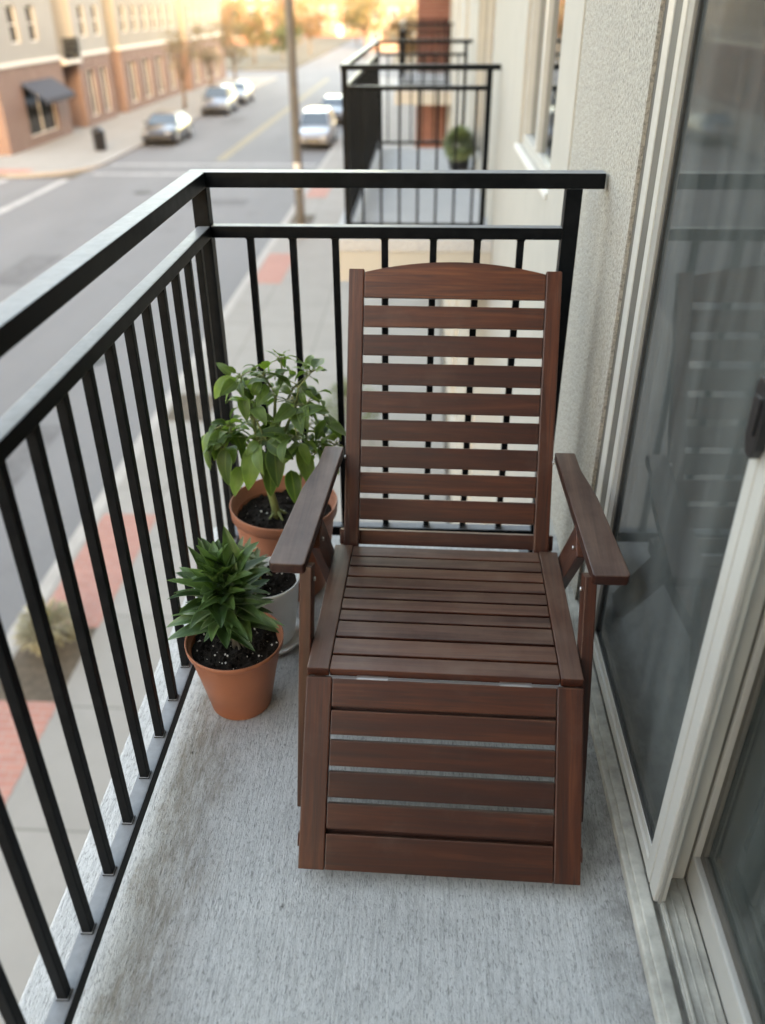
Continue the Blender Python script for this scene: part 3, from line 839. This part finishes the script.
b2 = [((-.115, -.03, .50), (-.165, -.02, .485)), ((-.115, -.03, .50), (-.13, -.07, .46)), ((-.055, -.045, .56), (-.075, -.03, .635)), ((-.055, -.045, .56), (-.02, -.09, .50)),
      ((0, 0, .58), (.015, .02, .66)), ((0, 0, .58), (-.02, -.03, .64)), ((.055, -.03, .565), (.095, -.02, .645)), ((.055, -.03, .565), (.115, -.03, .54)), ((.055, -.03, .565), (.06, -.08, .50)),
      ((.055, 0, .37), (.105, -.01, .43)), ((.055, 0, .37), (.07, .04, .47)), ((.02, .05, .54), (.07, .07, .60)), ((-.08, .03, .53), (-.11, .05, .59)), ((.105, -.01, .43), (.150, -.01, .445))]
for p, q in b2: branch(p, q, .0034, .0018)
random.seed(21)
k = 0
for (p, mid, q) in tips:
    for (c, cnt) in ((mid, 4), (q, 7)):
        for j in range(cnt):
            k += 1
            a = k * ga + random.uniform(-.4, .4)
            el = R(random.uniform(-35, 55))
            dv = Vector((math.cos(a) * math.cos(el), math.sin(a) * math.cos(el), math.sin(el)))
            pet = c + dv * random.uniform(.014, .03)
            st.tube([c, (c + pet) / 2 + Vector((0, 0, .003)), pet], [.0015, .0013, .0012], 5)
            Ln = random.choice((random.uniform(.030, .055), random.uniform(.05, .088))) * (1.0 if c.z < .6 else .75)
            # keep clear of the rails behind and of the chair
            tip = t3.location + pet + dv * Ln
            if tip.y > -.03: dv = Vector((dv.x, -abs(dv.y) * .3, dv.z - .4))
            if tip.x < -.0 and (t3.location + pet).x < .05: dv = Vector((dv.x * .35, dv.y, dv.z - .7))
            if tip.x > .33: dv = Vector((-dv.x, dv.y, dv.z))
            if tip.y < -.36: dv = Vector((dv.x, dv.y * .3, dv.z - .3))
            leaf(lf, pet, dv, Ln, Ln * random.uniform(.46, .58), R(random.uniform(15, 95)), .22, random.uniform(-.8, .8), 9, 'ovate', .12)
# large hanging leaves at left and front
for (c, dv, Ln) in [((-.150, -.05, .50), (-.25, -.5, -.35), .105), ((-.155, -.02, .49), (-.2, -.25, -.6), .115), ((-.120, -.07, .46), (-.1, -.5, -.5), .100), ((-.055, -.06, .46), (0, -.6, -.4), .115), ((.0, -.07, .47), (.1, -.6, -.4), .11),
                    ((.06, -.05, .45), (.3, -.5, -.3), .10), ((.11, -.03, .46), (.5, -.3, -.2), .10), ((.13, -.01, .50), (.6, .1, -.2), .09), ((-.02, -.05, .40), (.1, -.5, -.6), .085), ((.03, -.03, .38), (.2, -.6, -.5), .095), ((-.09, -.05, .40), (-.3, -.5, -.5), .09)]:
    leaf(lf, c, dv, Ln, Ln * .5, R(55), .18, random.uniform(-.3, .3), 10, 'ovate', .14)
st.build('stem', M['stem'], t3); lf.build('foliage', M['pepper'], t3, recalc=False)

# plant on the neighbouring balcony
t4 = thing('potted_plant', 'round green shrub in a dark pot on the neighbouring balcony', 'potted plant', (.84, 6.75, 0))
pot([(.085, 0), (.09, .005), (.105, .07), (.108, .085)], .006, t4, M['black'])
lf = MB()
for k in range(700):
    a = k * ga; zz = 1 - 2 * (k + .5) / 700; rr = math.sqrt(1 - zz * zz); f_ = random.uniform(.55, 1.0)
    dv = Vector((rr * math.cos(a), rr * math.sin(a), zz + .25))
    leaf(lf, Vector((rr * math.cos(a) * .125 * f_, rr * math.sin(a) * .125 * f_, .22 + zz * .13 * f_)), dv, .07, .034, R(30), .2, 0, 4, 'lance')
lf.build('foliage', M['succ'], t4, recalc=False)

# ------------------------------------------------------------------ street
ZS, ZR = -5.0, -5.12
def sheet(name, x0, x1, y0, y1, z, mat, kind='structure'):
    m = MB(); m.quad((x0, y0, z), (x1, y0, z), (x1, y1, z), (x0, y1, z)); return tag(m.build(name, mat), kind=kind)
sheet('ground', -900, 900, -500, 1600, ZR - .02, M['dirt'])
sheet('road', -14.9, -4.3, -120, 600, ZR - .004, M['asphalt'])
m = MB(); m.quad((-120, 25.5, ZR - .008), (-14.8, 25.5, ZR - .008), (-14.8, 36, ZR - .008), (-120, 36, ZR - .008)); m.quad((-120, 93, ZR - .008), (60, 93, ZR - .008), (60, 103, ZR - .008), (-120, 103, ZR - .008))
tag(m.build('side_street', M['asphalt']), kind='structure')
m = MB(); m.box(-4.15, .93, -60, 91, ZR - .3, ZS); tag(m.build('sidewalk', M['walk']), kind='structure')
m = MB(); m.box(-4.15, 60, 105, 500, ZR - .3, ZS); m.box(-90, -14.8, 104, 500, ZR - .3, ZS); tag(m.build('lawn', M['lawn']), kind='structure')
m = MB(); m.box(-4.36, -4.152, -60, 91, ZR - .3, ZS + .003, .02); tag(m.build('kerb', M['curb']), kind='structure')
def arc_block(y0, y1, name):
    pts = [(-60, y0)] + [(-14.8 - 3.2 * (1 - math.sin(a)), y0 + 3.2 * (1 - math.cos(a))) for a in [PI / 2 * i / 8 for i in range(9)]] + [(-14.8, y1), (-60, y1)]
    m = MB(); m.prism(pts, ZR - .3, ZS); tag(m.build(name, M['walk']), kind='structure')
    # a paler kerb ring along the edge
    m = MB(); P = pts[1:-1]
    for a, b in zip(P, P[1:]): m.bar((a[0] + .04, a[1] - .02, ZS - .145), (b[0] + .04, b[1] - .02, ZS - .145), .18, .30)
    tag(m.build('kerb', M['curb']), kind='structure')
arc_block(36.4, 92, 'far_sidewalk')
m = MB(); m.box(-60, -14.8, -60, 25.2, ZR - .3, ZS); tag(m.build('far_sidewalk', M['walk']), kind='structure')
# red paver ramps at the far corner and in the near planting strip
m = MB()
for a, b in ((-2.0, 4.35), (5.62, 8.2), (20.0, 23.1), (31.5, 34.5)): m.box(-4.10, -3.30, a, b, ZS - .05, ZS + .006)
m.box(-19.2, -17.2, 36.45, 37.6, ZS - .05, ZS + .005)
tag(m.build('red_paving', M['redpave']), kind='structure')
m = MB()
for a, b in ((4.36, 5.60), (11.4, 12.6), (27, 28.4)): m.box(-4.10, -3.32, a, b, ZS - .05, ZS + .004)
tag(m.build('planting_soil', M['dirt']), kind='structure')
m = MB(); z = ZR
for x0, x1, y0, y1 in ((-15.3, -14.95, 26, 35.8), (-18.0, -17.6, 26, 35.8), (-14.4, -4.6, 37.0, 37.35), (-14.4, -4.6, 39.6, 39.95), (-9.9, -4.7, 35.2, 35.6)):
    m.quad((x0, y0, z), (x1, y0, z), (x1, y1, z), (x0, y1, z))
tag(m.build('crosswalk_markings', M['paint_w']), kind='structure')
m = MB()
for x in (-9.62, -9.36): m.quad((x - .07, 41, z), (x + .07, 41, z), (x + .07, 92, z), (x - .07, 92, z)); m.quad((x - .07, 104, z), (x + .07, 104, z), (x + .07, 300, z), (x - .07, 300, z))
tag(m.build('centre_line', M['paint_y']), kind='structure')

m = MB()
for x, y, sx_, sy_ in ((-7.2, 9.0, 1.3, 2.4), (-11.5, 20, 1.1, 3.2), (-8.5, 30.5, 2.2, 1.2), (-12.6, 55, 1.2, 4.0)): m.quad((x, y, ZR), (x + sx_, y, ZR), (x + sx_, y + sy_, ZR), (x, y + sy_, ZR))
tag(m.build('asphalt_patches', simple('fresh_asphalt_patch', (.105, .106, .109), .9, .25, 3)), kind='structure')
for i, (x, y, lb) in enumerate(((-6.6, 14.6, 'dark iron manhole cover in the near traffic lane'), (-10.9, 33.0, 'dark iron manhole cover at the crossing, farther from the railing'))):
    mo = MB().lathe([(0, ZR + .002), (.36, ZR + .002), (.36, ZR + .012), (.30, ZR + .008), (.28, ZR + .012), (0, ZR + .012)], x, y, 32).build('manhole_cover', M['gasket'])
    tag(mo, lb, 'manhole cover', 'manhole covers in the road')

# low shrubs beside the near sidewalk
def shrub(name, x, y, z, r, h, mat, label, nl=500):
    t = thing(name, label, 'shrub', (x, y, z))
    m = MB()
    for k in range(6):
        a = k * 1.05; m.tube([(0, 0, 0), (r * .4 * math.cos(a), r * .4 * math.sin(a), h * .5), (r * .6 * math.cos(a), r * .6 * math.sin(a), h * .85)], [.02, .012, .006], 5)
    m.build('stem', M['bark'], t)
    lf = MB()
    for k in range(nl):
        u = random.random() ** .4; a = random.uniform(0, 2 * PI); zz = random.uniform(-.6, 1); rr = math.sqrt(max(0, 1 - zz * zz)) * u
        dv = Vector((math.cos(a) * rr, math.sin(a) * rr, zz * .6 + .4))
        leaf(lf, (r * rr * math.cos(a), r * rr * math.sin(a), h * (.55 + .42 * zz * u)), dv, random.uniform(.08, .16), .05, R(40), .2, 0, 3, 'lance')
    lf.build('foliage', mat, t, recalc=False); return t
shrub('shrub', -.62, 10.7, ZS, .42, 1.15, M['moss'], 'green shrub standing on the sidewalk below, glimpsed between chair and left armrest')
shrub('shrub', -3.72, 5.25, ZS, .30, .55, M['drygrass'], 'dry tan shrub in the square of bare earth by the kerb', 420)

# pole
pl = thing('utility_pole', 'tall weathered pole rising from the sidewalk beside the road', 'pole', (-3.45, 25.4, ZS))
MB().lathe([(0, 0), (.15, 0), (.145, 1), (.125, 7), (.11, 12), (0, 12)], 0, 0, 20).build('shaft', M['pole'], pl)
MB().lathe([(0, .0), (.34, .0), (.34, .05), (.2, .12), (.175, .35), (0, .35)], 0, 0, 24).build('base_collar', M['curb'], pl)
m = MB(); m.box(-.09, .09, -.26, -.165, 1.5, 2.2, .01); m.build('meter_box', M['trim'], pl)

# litter bin on the far corner
bn = thing('litter_bin', 'black litter bin on the far street corner', 'bin', (-16.1, 43.3, ZS))
MB().lathe([(0, 0), (.26, 0), (.30, .06), (.31, .85), (.33, .88), (.33, .93), (.29, .95), (.18, 1.08), (0, 1.12)], 0, 0, 24).build('bin_body', M['black'], bn)

# ------------------------------------------------------------------ cars
def car_paint(name, col):
    m, nt, p = mat_new(name)
    n = noise_t(nt, coords(nt), 2, 3)
    L(nt, ramp(nt, n, [(.3, [c * .92 for c in col]), (.7, col)]), p.inputs['Base Color'])
    p.inputs['Roughness'].default_value = .3; p.inputs['Metallic'].default_value = .35; p.inputs['Coat Weight'].default_value = .8; p.inputs['Coat Roughness'].default_value = .05
    return m
def car(x, y, rz, paint, label, suv=False, group='cars parked along the street'):
    t = thing('parked_car', label, 'car', (x, y, ZR), rz, group)
    Lh, Wd = 2.28, .90
    roof = 1.66 if suv else 1.44
    # lengthwise stations: y (front = -), belt height, half width
    body = [(-2.28, .42, .60, .72), (-2.20, .30, .74, .82), (-1.9, .24, .83, .88), (-1.2, .22, .93 + .08 * suv, .90), (-.8, .22, .98 + .08 * suv, .91), (.4, .22, 1.00 + .08 * suv, .91), (1.5, .22, 1.01 + .08 * suv, .90), (2.1, .28, .98 + .1 * suv, .86), (2.26, .40, .86 + .1 * suv, .76)]
    b = MB(); rows = []
    for (yy, z0, z1, hw) in body:
        rows.append([Vector((-hw * .92, yy, z0)), Vector((-hw, yy, z0 + .12)), Vector((-hw, yy, (z0 + z1) / 2)), Vector((-hw * .97, yy, z1 - .06)), Vector((-hw * .86, yy, z1)), Vector((0, yy, z1 + .03)),
                     Vector((hw * .86, yy, z1)), Vector((hw * .97, yy, z1 - .06)), Vector((hw, yy, (z0 + z1) / 2)), Vector((hw, yy, z0 + .12)), Vector((hw * .92, yy, z0))])
    b.grid_surface(rows)
    for r_ in (rows[0], rows[-1]): b.bm.faces.new([b.bm.verts.new(p) for p in r_])
    b.quad((-.8, -2.0, .23), (.8, -2.0, .23), (.8, 2.0, .23), (-.8, 2.0, .23))
    bz = .98 + .08 * suv
    rear = 2.15 if suv else 1.75
    cab = [(-1.05, bz, .80), (-.35, roof - .05, .64), (.1, roof, .63), (1.0 if not suv else 1.6, roof - .02, .62), (rear, bz + .02, .76)]
    rows = [[Vector((-hw, yy, zz)), Vector((-hw * .92, yy, zz + .02)), Vector((hw * .92, yy, zz + .02)), Vector((hw, yy, zz))] for yy, zz, hw in cab[1:4]]
    b.grid_surface(rows)                                   # roof skin
    for s in (-1, 1):                                      # pillars
        for (ya, za, ha), (yb, zb, hb) in ((cab[0], cab[1]), (cab[4], cab[3])):
            b.bar((s * ha, ya, za), (s * hb, yb, zb), .07, .05)
        b.bar((s * .87, .25, bz), (s * .635, .3, roof - .02), .06, .05)
    bo_ = b.build('body', paint, t)
    gl = MB()
    f0, f1, r0, r1 = cab[0], cab[1], cab[4], cab[3]
    gl.quad((-f0[2], f0[0] - .02, f0[1]), (f0[2], f0[0] - .02, f0[1]), (f1[2], f1[0], f1[1]), (-f1[2], f1[0], f1[1]))
    gl.build('windscreen', M['carglass'], t)
    gl = MB(); gl.quad((-r0[2], r0[0] + .02, r0[1]), (r0[2], r0[0] + .02, r0[1]), (r1[2], r1[0], r1[1]), (-r1[2], r1[0], r1[1])); gl.build('rear_window', M['carglass'], t)
    for s in (-1, 1):
        gl = MB(); pts = [(s * .86, f0[0] + .05, bz), (s * .86, r0[0] - .05, bz), (s * r1[2] * 1.02, r1[0], r1[1] - .02), (s * f1[2] * 1.02, f1[0], f1[1] - .02)]
        gl.quad(*pts); gl.build('side_window', M['carglass'], t)
        for yy in (-1.42, 1.38):
            w_ = MB(); Mx = Matrix.Translation((s * .80, yy, .33)) @ Matrix.Rotation(s * PI / 2, 4, 'Y')
            w_.lathe([(0, -.1), (.26, -.1), (.33, -.07), (.33, .08), (.30, .11), (.22, .11), (.2, .09), (0, .09)], 0, 0, 24, True, Mx)
            wo_ = w_.build('wheel', M['tyre'], t)
            r_ = MB(); r_.lathe([(0, .095), (.19, .095), (.2, .1), (.21, .115), (.05, .125), (0, .125)], 0, 0, 16, True, Mx); r_.build('rim', M['rim'], wo_)
        hl = MB(); hl.box(s * .62 - .15, s * .62 + .15, -2.27, -2.10, .63, .76, .03); hl.build('headlight', M['headlamp'], t)
        tl = MB(); tl.box(s * .68 - .12, s * .68 + .12, 2.12, 2.27, .72, .92 + .1 * suv, .03); tl.build('tail_light', M['taillamp'], t)
        mi = MB(); mi.box(s * .98 - .08, s * .98 + .08, -.78, -.66, bz - .02, bz + .12, .03); mi.build('wing_mirror', paint, t)
    g_ = MB(); g_.box(-.42, .42, -2.315, -2.25, .48, .62, .02); g_.build('grille', M['black'], t)
    MB().box(-.7, .7, -2.26, -2.1, .30, .42, .03).build('bumper', M['black'], t); MB().box(-.7, .7, 2.1, 2.27, .34, .5, .03).build('bumper', M['black'], t)
    n_ = MB(); n_.box(-.26, .26, 2.25, 2.275, .56, .68, .005); n_.build('number_plate', M['trim'], t)
    return t
pt = {n: car_paint('car_paint_' + n, c) for n, c in dict(silver=(.10, .115, .14), grey=(.045, .05, .06), pale=(.12, .135, .16), white=(.24, .26, .285), navy=(.04, .05, .07)).items()}
car(-13.75, 47.6, 0, pt['grey'], 'grey car nearest on the far side of the street, by the litter bin', False)
car(-13.85, 61.5, 0, pt['silver'], 'silver car parked second along the far kerb, before the pale one', True)
car(-13.9, 68.2, 0, pt['pale'], 'pale car farthest along the far kerb, behind the silver car', False)
car(-5.35, 46.4, 0, pt['white'], 'pale silver hatchback showing its rear window beside the pole, on the near kerb', True)
car(-5.3, 56.5, 0, pt['navy'], 'dark car parked on the near kerb ahead of the pale hatchback', False)

# ------------------------------------------------------------------ buildings across the street
def facade(label, y0, y1, bays, base_mat, up_mat, ztop, awnings=(), zb=-1.25, X=-20.0, depth=14, win_cols=None, parapet=True, name='brick_building'):
    t = thing(name, label, 'building', (0, 0, 0))
    n = len(bays)
    holes = [(a + .0, b, ZS + .45, -2.0) for a, b in bays]
    m = MB(); wall_open(m, X - .4, X, (y0, y1), (ZS - .05, zb), holes)
    m.box(X - depth, X - .402, y0, y0 + .3, ZS - .05, zb); m.box(X - depth, X - .402, y1 - .3, y1, ZS - .05, zb)
    m.build('brick_base', base_mat, t)
    MB().box(X - .3, X + .08, y0 - .05, y1 + .05, zb + .001, zb + .18, .02).build('cornice', M['trim'], t)
    cols = win_cols or [y0 + 1.3 + 2.4 * i for i in range(int((y1 - y0 - 1.6) / 2.4) + 1)]
    rowsz = [z for z in (-.27, 2.9, 6.0, 9.1) if z + 1.8 < ztop]
    hs = [(c, c + 1.05, z, z + 1.65) for c in cols for z in rowsz if c + 1.05 < y1]
    m = MB(); wall_open(m, X - .35, X - .02, (y0, y1), (zb + .181, ztop), hs)
    m.box(X - depth, X - .352, y0, y0 + .3, zb, ztop); m.box(X - depth, X - .352, y1 - .3, y1, zb, ztop); m.box(X - depth, X - .35, y0 + .3, y1 - .3, ztop - .3, ztop - .05)
    m.build('upper_wall', up_mat, t)
    if parapet: MB().box(X - .45, X + .12, y0 - .03, y1 + .03, ztop + .001, ztop + .35, .03).build('parapet', M['trim'], t)
    for (a, b, za, zc) in hs + holes:
        fr = MB(); k = .07
        fr.box(X - .2, X - .12, a, a + k, za, zc); fr.box(X - .2, X - .12, b - k, b, za, zc); fr.box(X - .2, X - .12, a + k, b - k, za, za + k); fr.box(X - .2, X - .12, a + k, b - k, zc - k, zc)
        if zc < -1: fr.box(X - .2, X - .12, (a + b) / 2 - .04, (a + b) / 2 + .04, za + k, zc - k)
        else: fr.box(X - .2, X - .12, a + k, b - k, (za + zc) / 2 - .03, (za + zc) / 2 + .03)
        o = fr.build('window', M['trim'], t)
        MB().box(X - .17, X - .16, a + k, b - k, za + k, zc - k).build('pane', M['win'], o)
        MB().box(X - .9, X - .85, a - .2, b + .2, za - .2, zc + .2).build('interior', M['winin'], o)
    for a, b in awnings:
        m = MB(); z1, z0 = -2.0, -2.75
        m.prism([(X, z1), (X + 1.15, z0), (X + 1.15, z0 - .22), (X + 1.1, z0 - .22), (X + 1.1, z0 - .02), (X, z1 - .07)], a, b, Matrix(((1, 0, 0, 0), (0, 0, 1, 0), (0, 1, 0, 0), (0, 0, 0, 1))))
        m.build('awning', M['awning'], t)
    return t
facade('cream and brick corner building with a dark awning over its shop window', 41.6, 50.0, [(44.3, 48.2)], M['brick'], M['cream'], 11.5, [(44.2, 48.3)], win_cols=[44.3, 46.6])
facade('narrow pale building with brick shopfront between the corner block and the yellow one', 52.6, 58.2, [(53.6, 55.0), (56.0, 57.4)], M['brick'], M['cream'], 10.5)
facade('yellow and brick building halfway along the far side of the street', 60.4, 76.0, [(61.6, 63.4), (65.0, 66.8), (68.4, 70.2), (72, 73.8)], M['brick'], M['cream2'], 10.5)
facade('tan building at the far end of the row across the street', 77.0, 91.0, [(78.5, 80.5), (82.5, 84.5), (86.5, 88.5)], M['brick'], M['tan'], 9.5, X=-19.6)
# recessed links between them, with small iron balconies
lk = thing('link_building', 'yellow recessed wall between two brick shopfronts across the street', 'building')
MB().box(-34, -21.4, 58.21, 60.39, ZS - .05, 10).build('wall', M['cream2'], lk)
MB().box(-21.4, -21.3, 58.8, 59.8, ZS + .1, -2.7).build('door', M['trim'], lk)
lk2 = thing('link_building', 'shadowed recessed wall with a small balcony beside the corner building', 'building')
MB().box(-34, -21.6, 50.01, 52.59, ZS - .05, 11).build('wall', M['tan'], lk2)
b_ = MB(); b_.box(-21.55, -19.7, 50.05, 52.5, -1.5, -1.3); b_.build('balcony', M['trim'], lk2)
b_ = MB(); b_.box(-19.78, -19.72, 50.05, 52.5, -.28, -.22)
for i in range(20): b_.box(-19.765, -19.735, 50.1 + i * .125, 50.13 + i * .125, -1.3, -.28)
b_.build('balcony_railing', M['rail'], lk2)
facade('long brick building across the side street, seen mirrored in the door glass', -30, 22.0, [(-26 + 5 * i, -22.6 + 5 * i) for i in range(9)], M['brick'], M['cream'], 7.5, X=-20.5)

# far end of the street
def house(label, x, y, wx, wy, h, mat, rz=0, roofh=2.2, flat=False):
    t = thing('house', label, 'building', (x, y, ZS), rz)
    m = MB(); m.box(-wx / 2, wx / 2, -wy / 2, wy / 2, -.2, h); m.build('wall', mat, t)
    if flat: MB().box(-wx / 2 - .2, wx / 2 + .2, -wy / 2 - .2, wy / 2 + .2, h + .001, h + .5).build('roof', M['trim'], t)
    else:
        m = MB(); m.prism([(-wx / 2 - .4, h - .1), (wx / 2 + .4, h - .1), (0, h + roofh)], -wy / 2 - .4, wy / 2 + .4, Matrix(((1, 0, 0, 0), (0, 0, 1, 0), (0, 1, 0, .12), (0, 0, 0, 1)))); m.build('roof', M['roof'], t)
    for lv in range(max(1, int(h / 3))):
        nw = max(2, int(wx / 2.6))
        for i in range(nw):
            xx = -wx / 2 + wx * (i + .5) / nw; z = 1.0 + 3 * lv
            o = MB().box(xx - .6, xx + .6, -wy / 2 - .05, -wy / 2 + .01, z - .1, z + 1.6).build('window', M['trim'], t)
            MB().box(xx - .5, xx + .5, -wy / 2 - .06, -wy / 2 - .052, z, z + 1.5).build('pane', M['carglass'], o)
    MB().box(-.55, .55, -wy / 2 - .07, -wy / 2 + .01, 0, 2.2).build('door', M['trim'], t) if wx > 6 else None
    return t
house('red brick building with pale windows at the far end of the street', -37, 176, 20, 12, 10, M['brick2'], 0, 2, True)
house('brick house with a broad roof among the autumn trees where the street ends', -19, 215, 16, 12, 8, M['brick2'], 0, 3)
house('cream house with grey roof beyond the crossing, left of the brick one', -43, 122, 14, 14, 7, M['cream2'], .2, 3)
house('small brick house behind the pole at the end of the street', -3, 150, 11, 10, 6, M['brick'], -.1, 2.5)
house('pale house behind the trees far down the right kerb', 7, 190, 14, 12, 7, M['cream'], 0, 3)

def tree_leafmat(name, c0, c1): return leaf_mat(name, c0, c1, [x * 1.2 for x in c1], .7, .3)
TM = dict(yellow=tree_leafmat('autumn_yellow', (.085, .068, .034), (.155, .122, .062)), orange=tree_leafmat('autumn_orange', (.085, .055, .032), (.145, .092, .050)), green=tree_leafmat('tree_green', (.035, .045, .02), (.07, .08, .035)), tan=tree_leafmat('autumn_tan', (.10, .08, .058), (.17, .14, .10)))
def tree(label, x, y, h, r, mat, nl=900, ls=.34, seed=1, group='street and garden trees'):
    rnd = random.Random(seed)
    t = thing('tree', label, 'tree', (x, y, ZS), 0, group)
    m = MB(); th = h * .38
    m.tube([(0, 0, -.1), (.05, .03, th * .5), (0, .06, th), (.05, 0, h * .7)], [.028 * h, .022 * h, .018 * h, .008 * h], 8)
    clumps = []
    for k in range(11):
        a = k * ga; rr = r * (.35 + .5 * rnd.random()); zz = th + (h - th) * (.12 + .75 * rnd.random())
        q = Vector((rr * math.cos(a), rr * math.sin(a), zz)); clumps.append((q, r * rnd.uniform(.28, .5)))
        m.tube([(0, .03, th * rnd.uniform(.75, 1.3)), q * .5 + Vector((0, 0, th * .35)), q], [.010 * h, .006 * h, .003 * h], 5)
    clumps.append((Vector((0, 0, h * .86)), r * .45))
    m.build('trunk', M['bark'], t)
    lf = MB()
    for k in range(nl):
        q, cr_ = rnd.choice(clumps)
        dv = Vector((rnd.gauss(0, 1), rnd.gauss(0, 1), rnd.gauss(0, .8))).normalized()
        p = q + dv * cr_ * rnd.random() ** .45
        e = Vector((rnd.gauss(0, 1), rnd.gauss(0, 1), rnd.gauss(0, .6))).normalized(); s_ = e.orthogonal().normalized()
        l_ = ls * rnd.uniform(.6, 1.3); wv = l_ * .55
        lf.grid_surface([[p - s_ * .02, p + s_ * .02], [p + e * l_ * .5 - s_ * wv / 2, p + e * l_ * .5 + s_ * wv / 2], [p + e * l_ - s_ * .02, p + e * l_ + s_ * .02]])
    lf.build('crown', TM[mat], t, recalc=False); return t
tree('rounded yellow autumn tree on the corner past the parked cars', -20.5, 112, 5.6, 2.6, 'yellow', 1100, .4, 1)
tree('low green tree right of the yellow one at the corner', -18.2, 119, 3.6, 2.6, 'green', 900, .4, 2)
tree('orange tree behind the yellow corner tree', -27, 126, 7, 3.4, 'orange', 1000, .45, 3)
tree('pale yellow tree behind the low green tree', -22, 150, 6.5, 3.4, 'yellow', 900, .5, 4)
tree('tan thinning tree in front of the yellow brick building', -16.6, 71, 5.2, 1.5, 'tan', 420, .22, 5)
tree('tan thinning tree nearest the silver car', -16.6, 62.5, 5.0, 1.3, 'tan', 380, .22, 6)
tree('tan thinning tree nearest the far end of the row', -16.6, 80.5, 5.4, 1.7, 'tan', 480, .24, 7)
tree('bright yellow tree right of the pole, far down the street', -8.2, 128, 7.0, 3.0, 'yellow', 900, .45, 8)
tree('tan tree right of the pole beyond the crossing', -2.6, 112, 6.5, 2.6, 'tan', 800, .4, 9)
tree('green tree at the far end of the street behind the yellow one', -12, 165, 7, 3.6, 'green', 800, .5, 10)
tree('orange tree in front of the houses at the street end', -28, 178, 7.5, 3.8, 'orange', 800, .5, 11)

for i, (x, y, h, r, k, lb) in enumerate([
    (-31, 138, 6.0, 3.2, 'tan', 'tan tree left of the cream house past the crossing'),
    (-16.5, 134, 5.0, 2.6, 'orange', 'russet tree close to the left kerb beyond the green one'),
    (-24, 196, 8.0, 4.0, 'tan', 'bare tan tree at the very end of the street, left of the pole'),
    (-10, 205, 8.0, 4.2, 'orange', 'russet tree at the very end of the street, behind the pole'),
    (-4.5, 172, 6.5, 3.2, 'tan', 'tan tree right of the pole, behind the small brick house'),
    (-33, 108, 5.0, 2.6, 'green', 'dark green tree at the edge of the lawn by the cream house'),
    (-1.5, 96, 5.0, 1.9, 'orange', 'russet tree nearest on the right, just beyond the parked cars')]):
    tree(lb, x, y, h, r, k, 800, .42, 40 + i)
house('brown brick terrace closing the view at the far end of the street', -30, 262, 44, 14, 10, M['brick'], 0, 2, True)
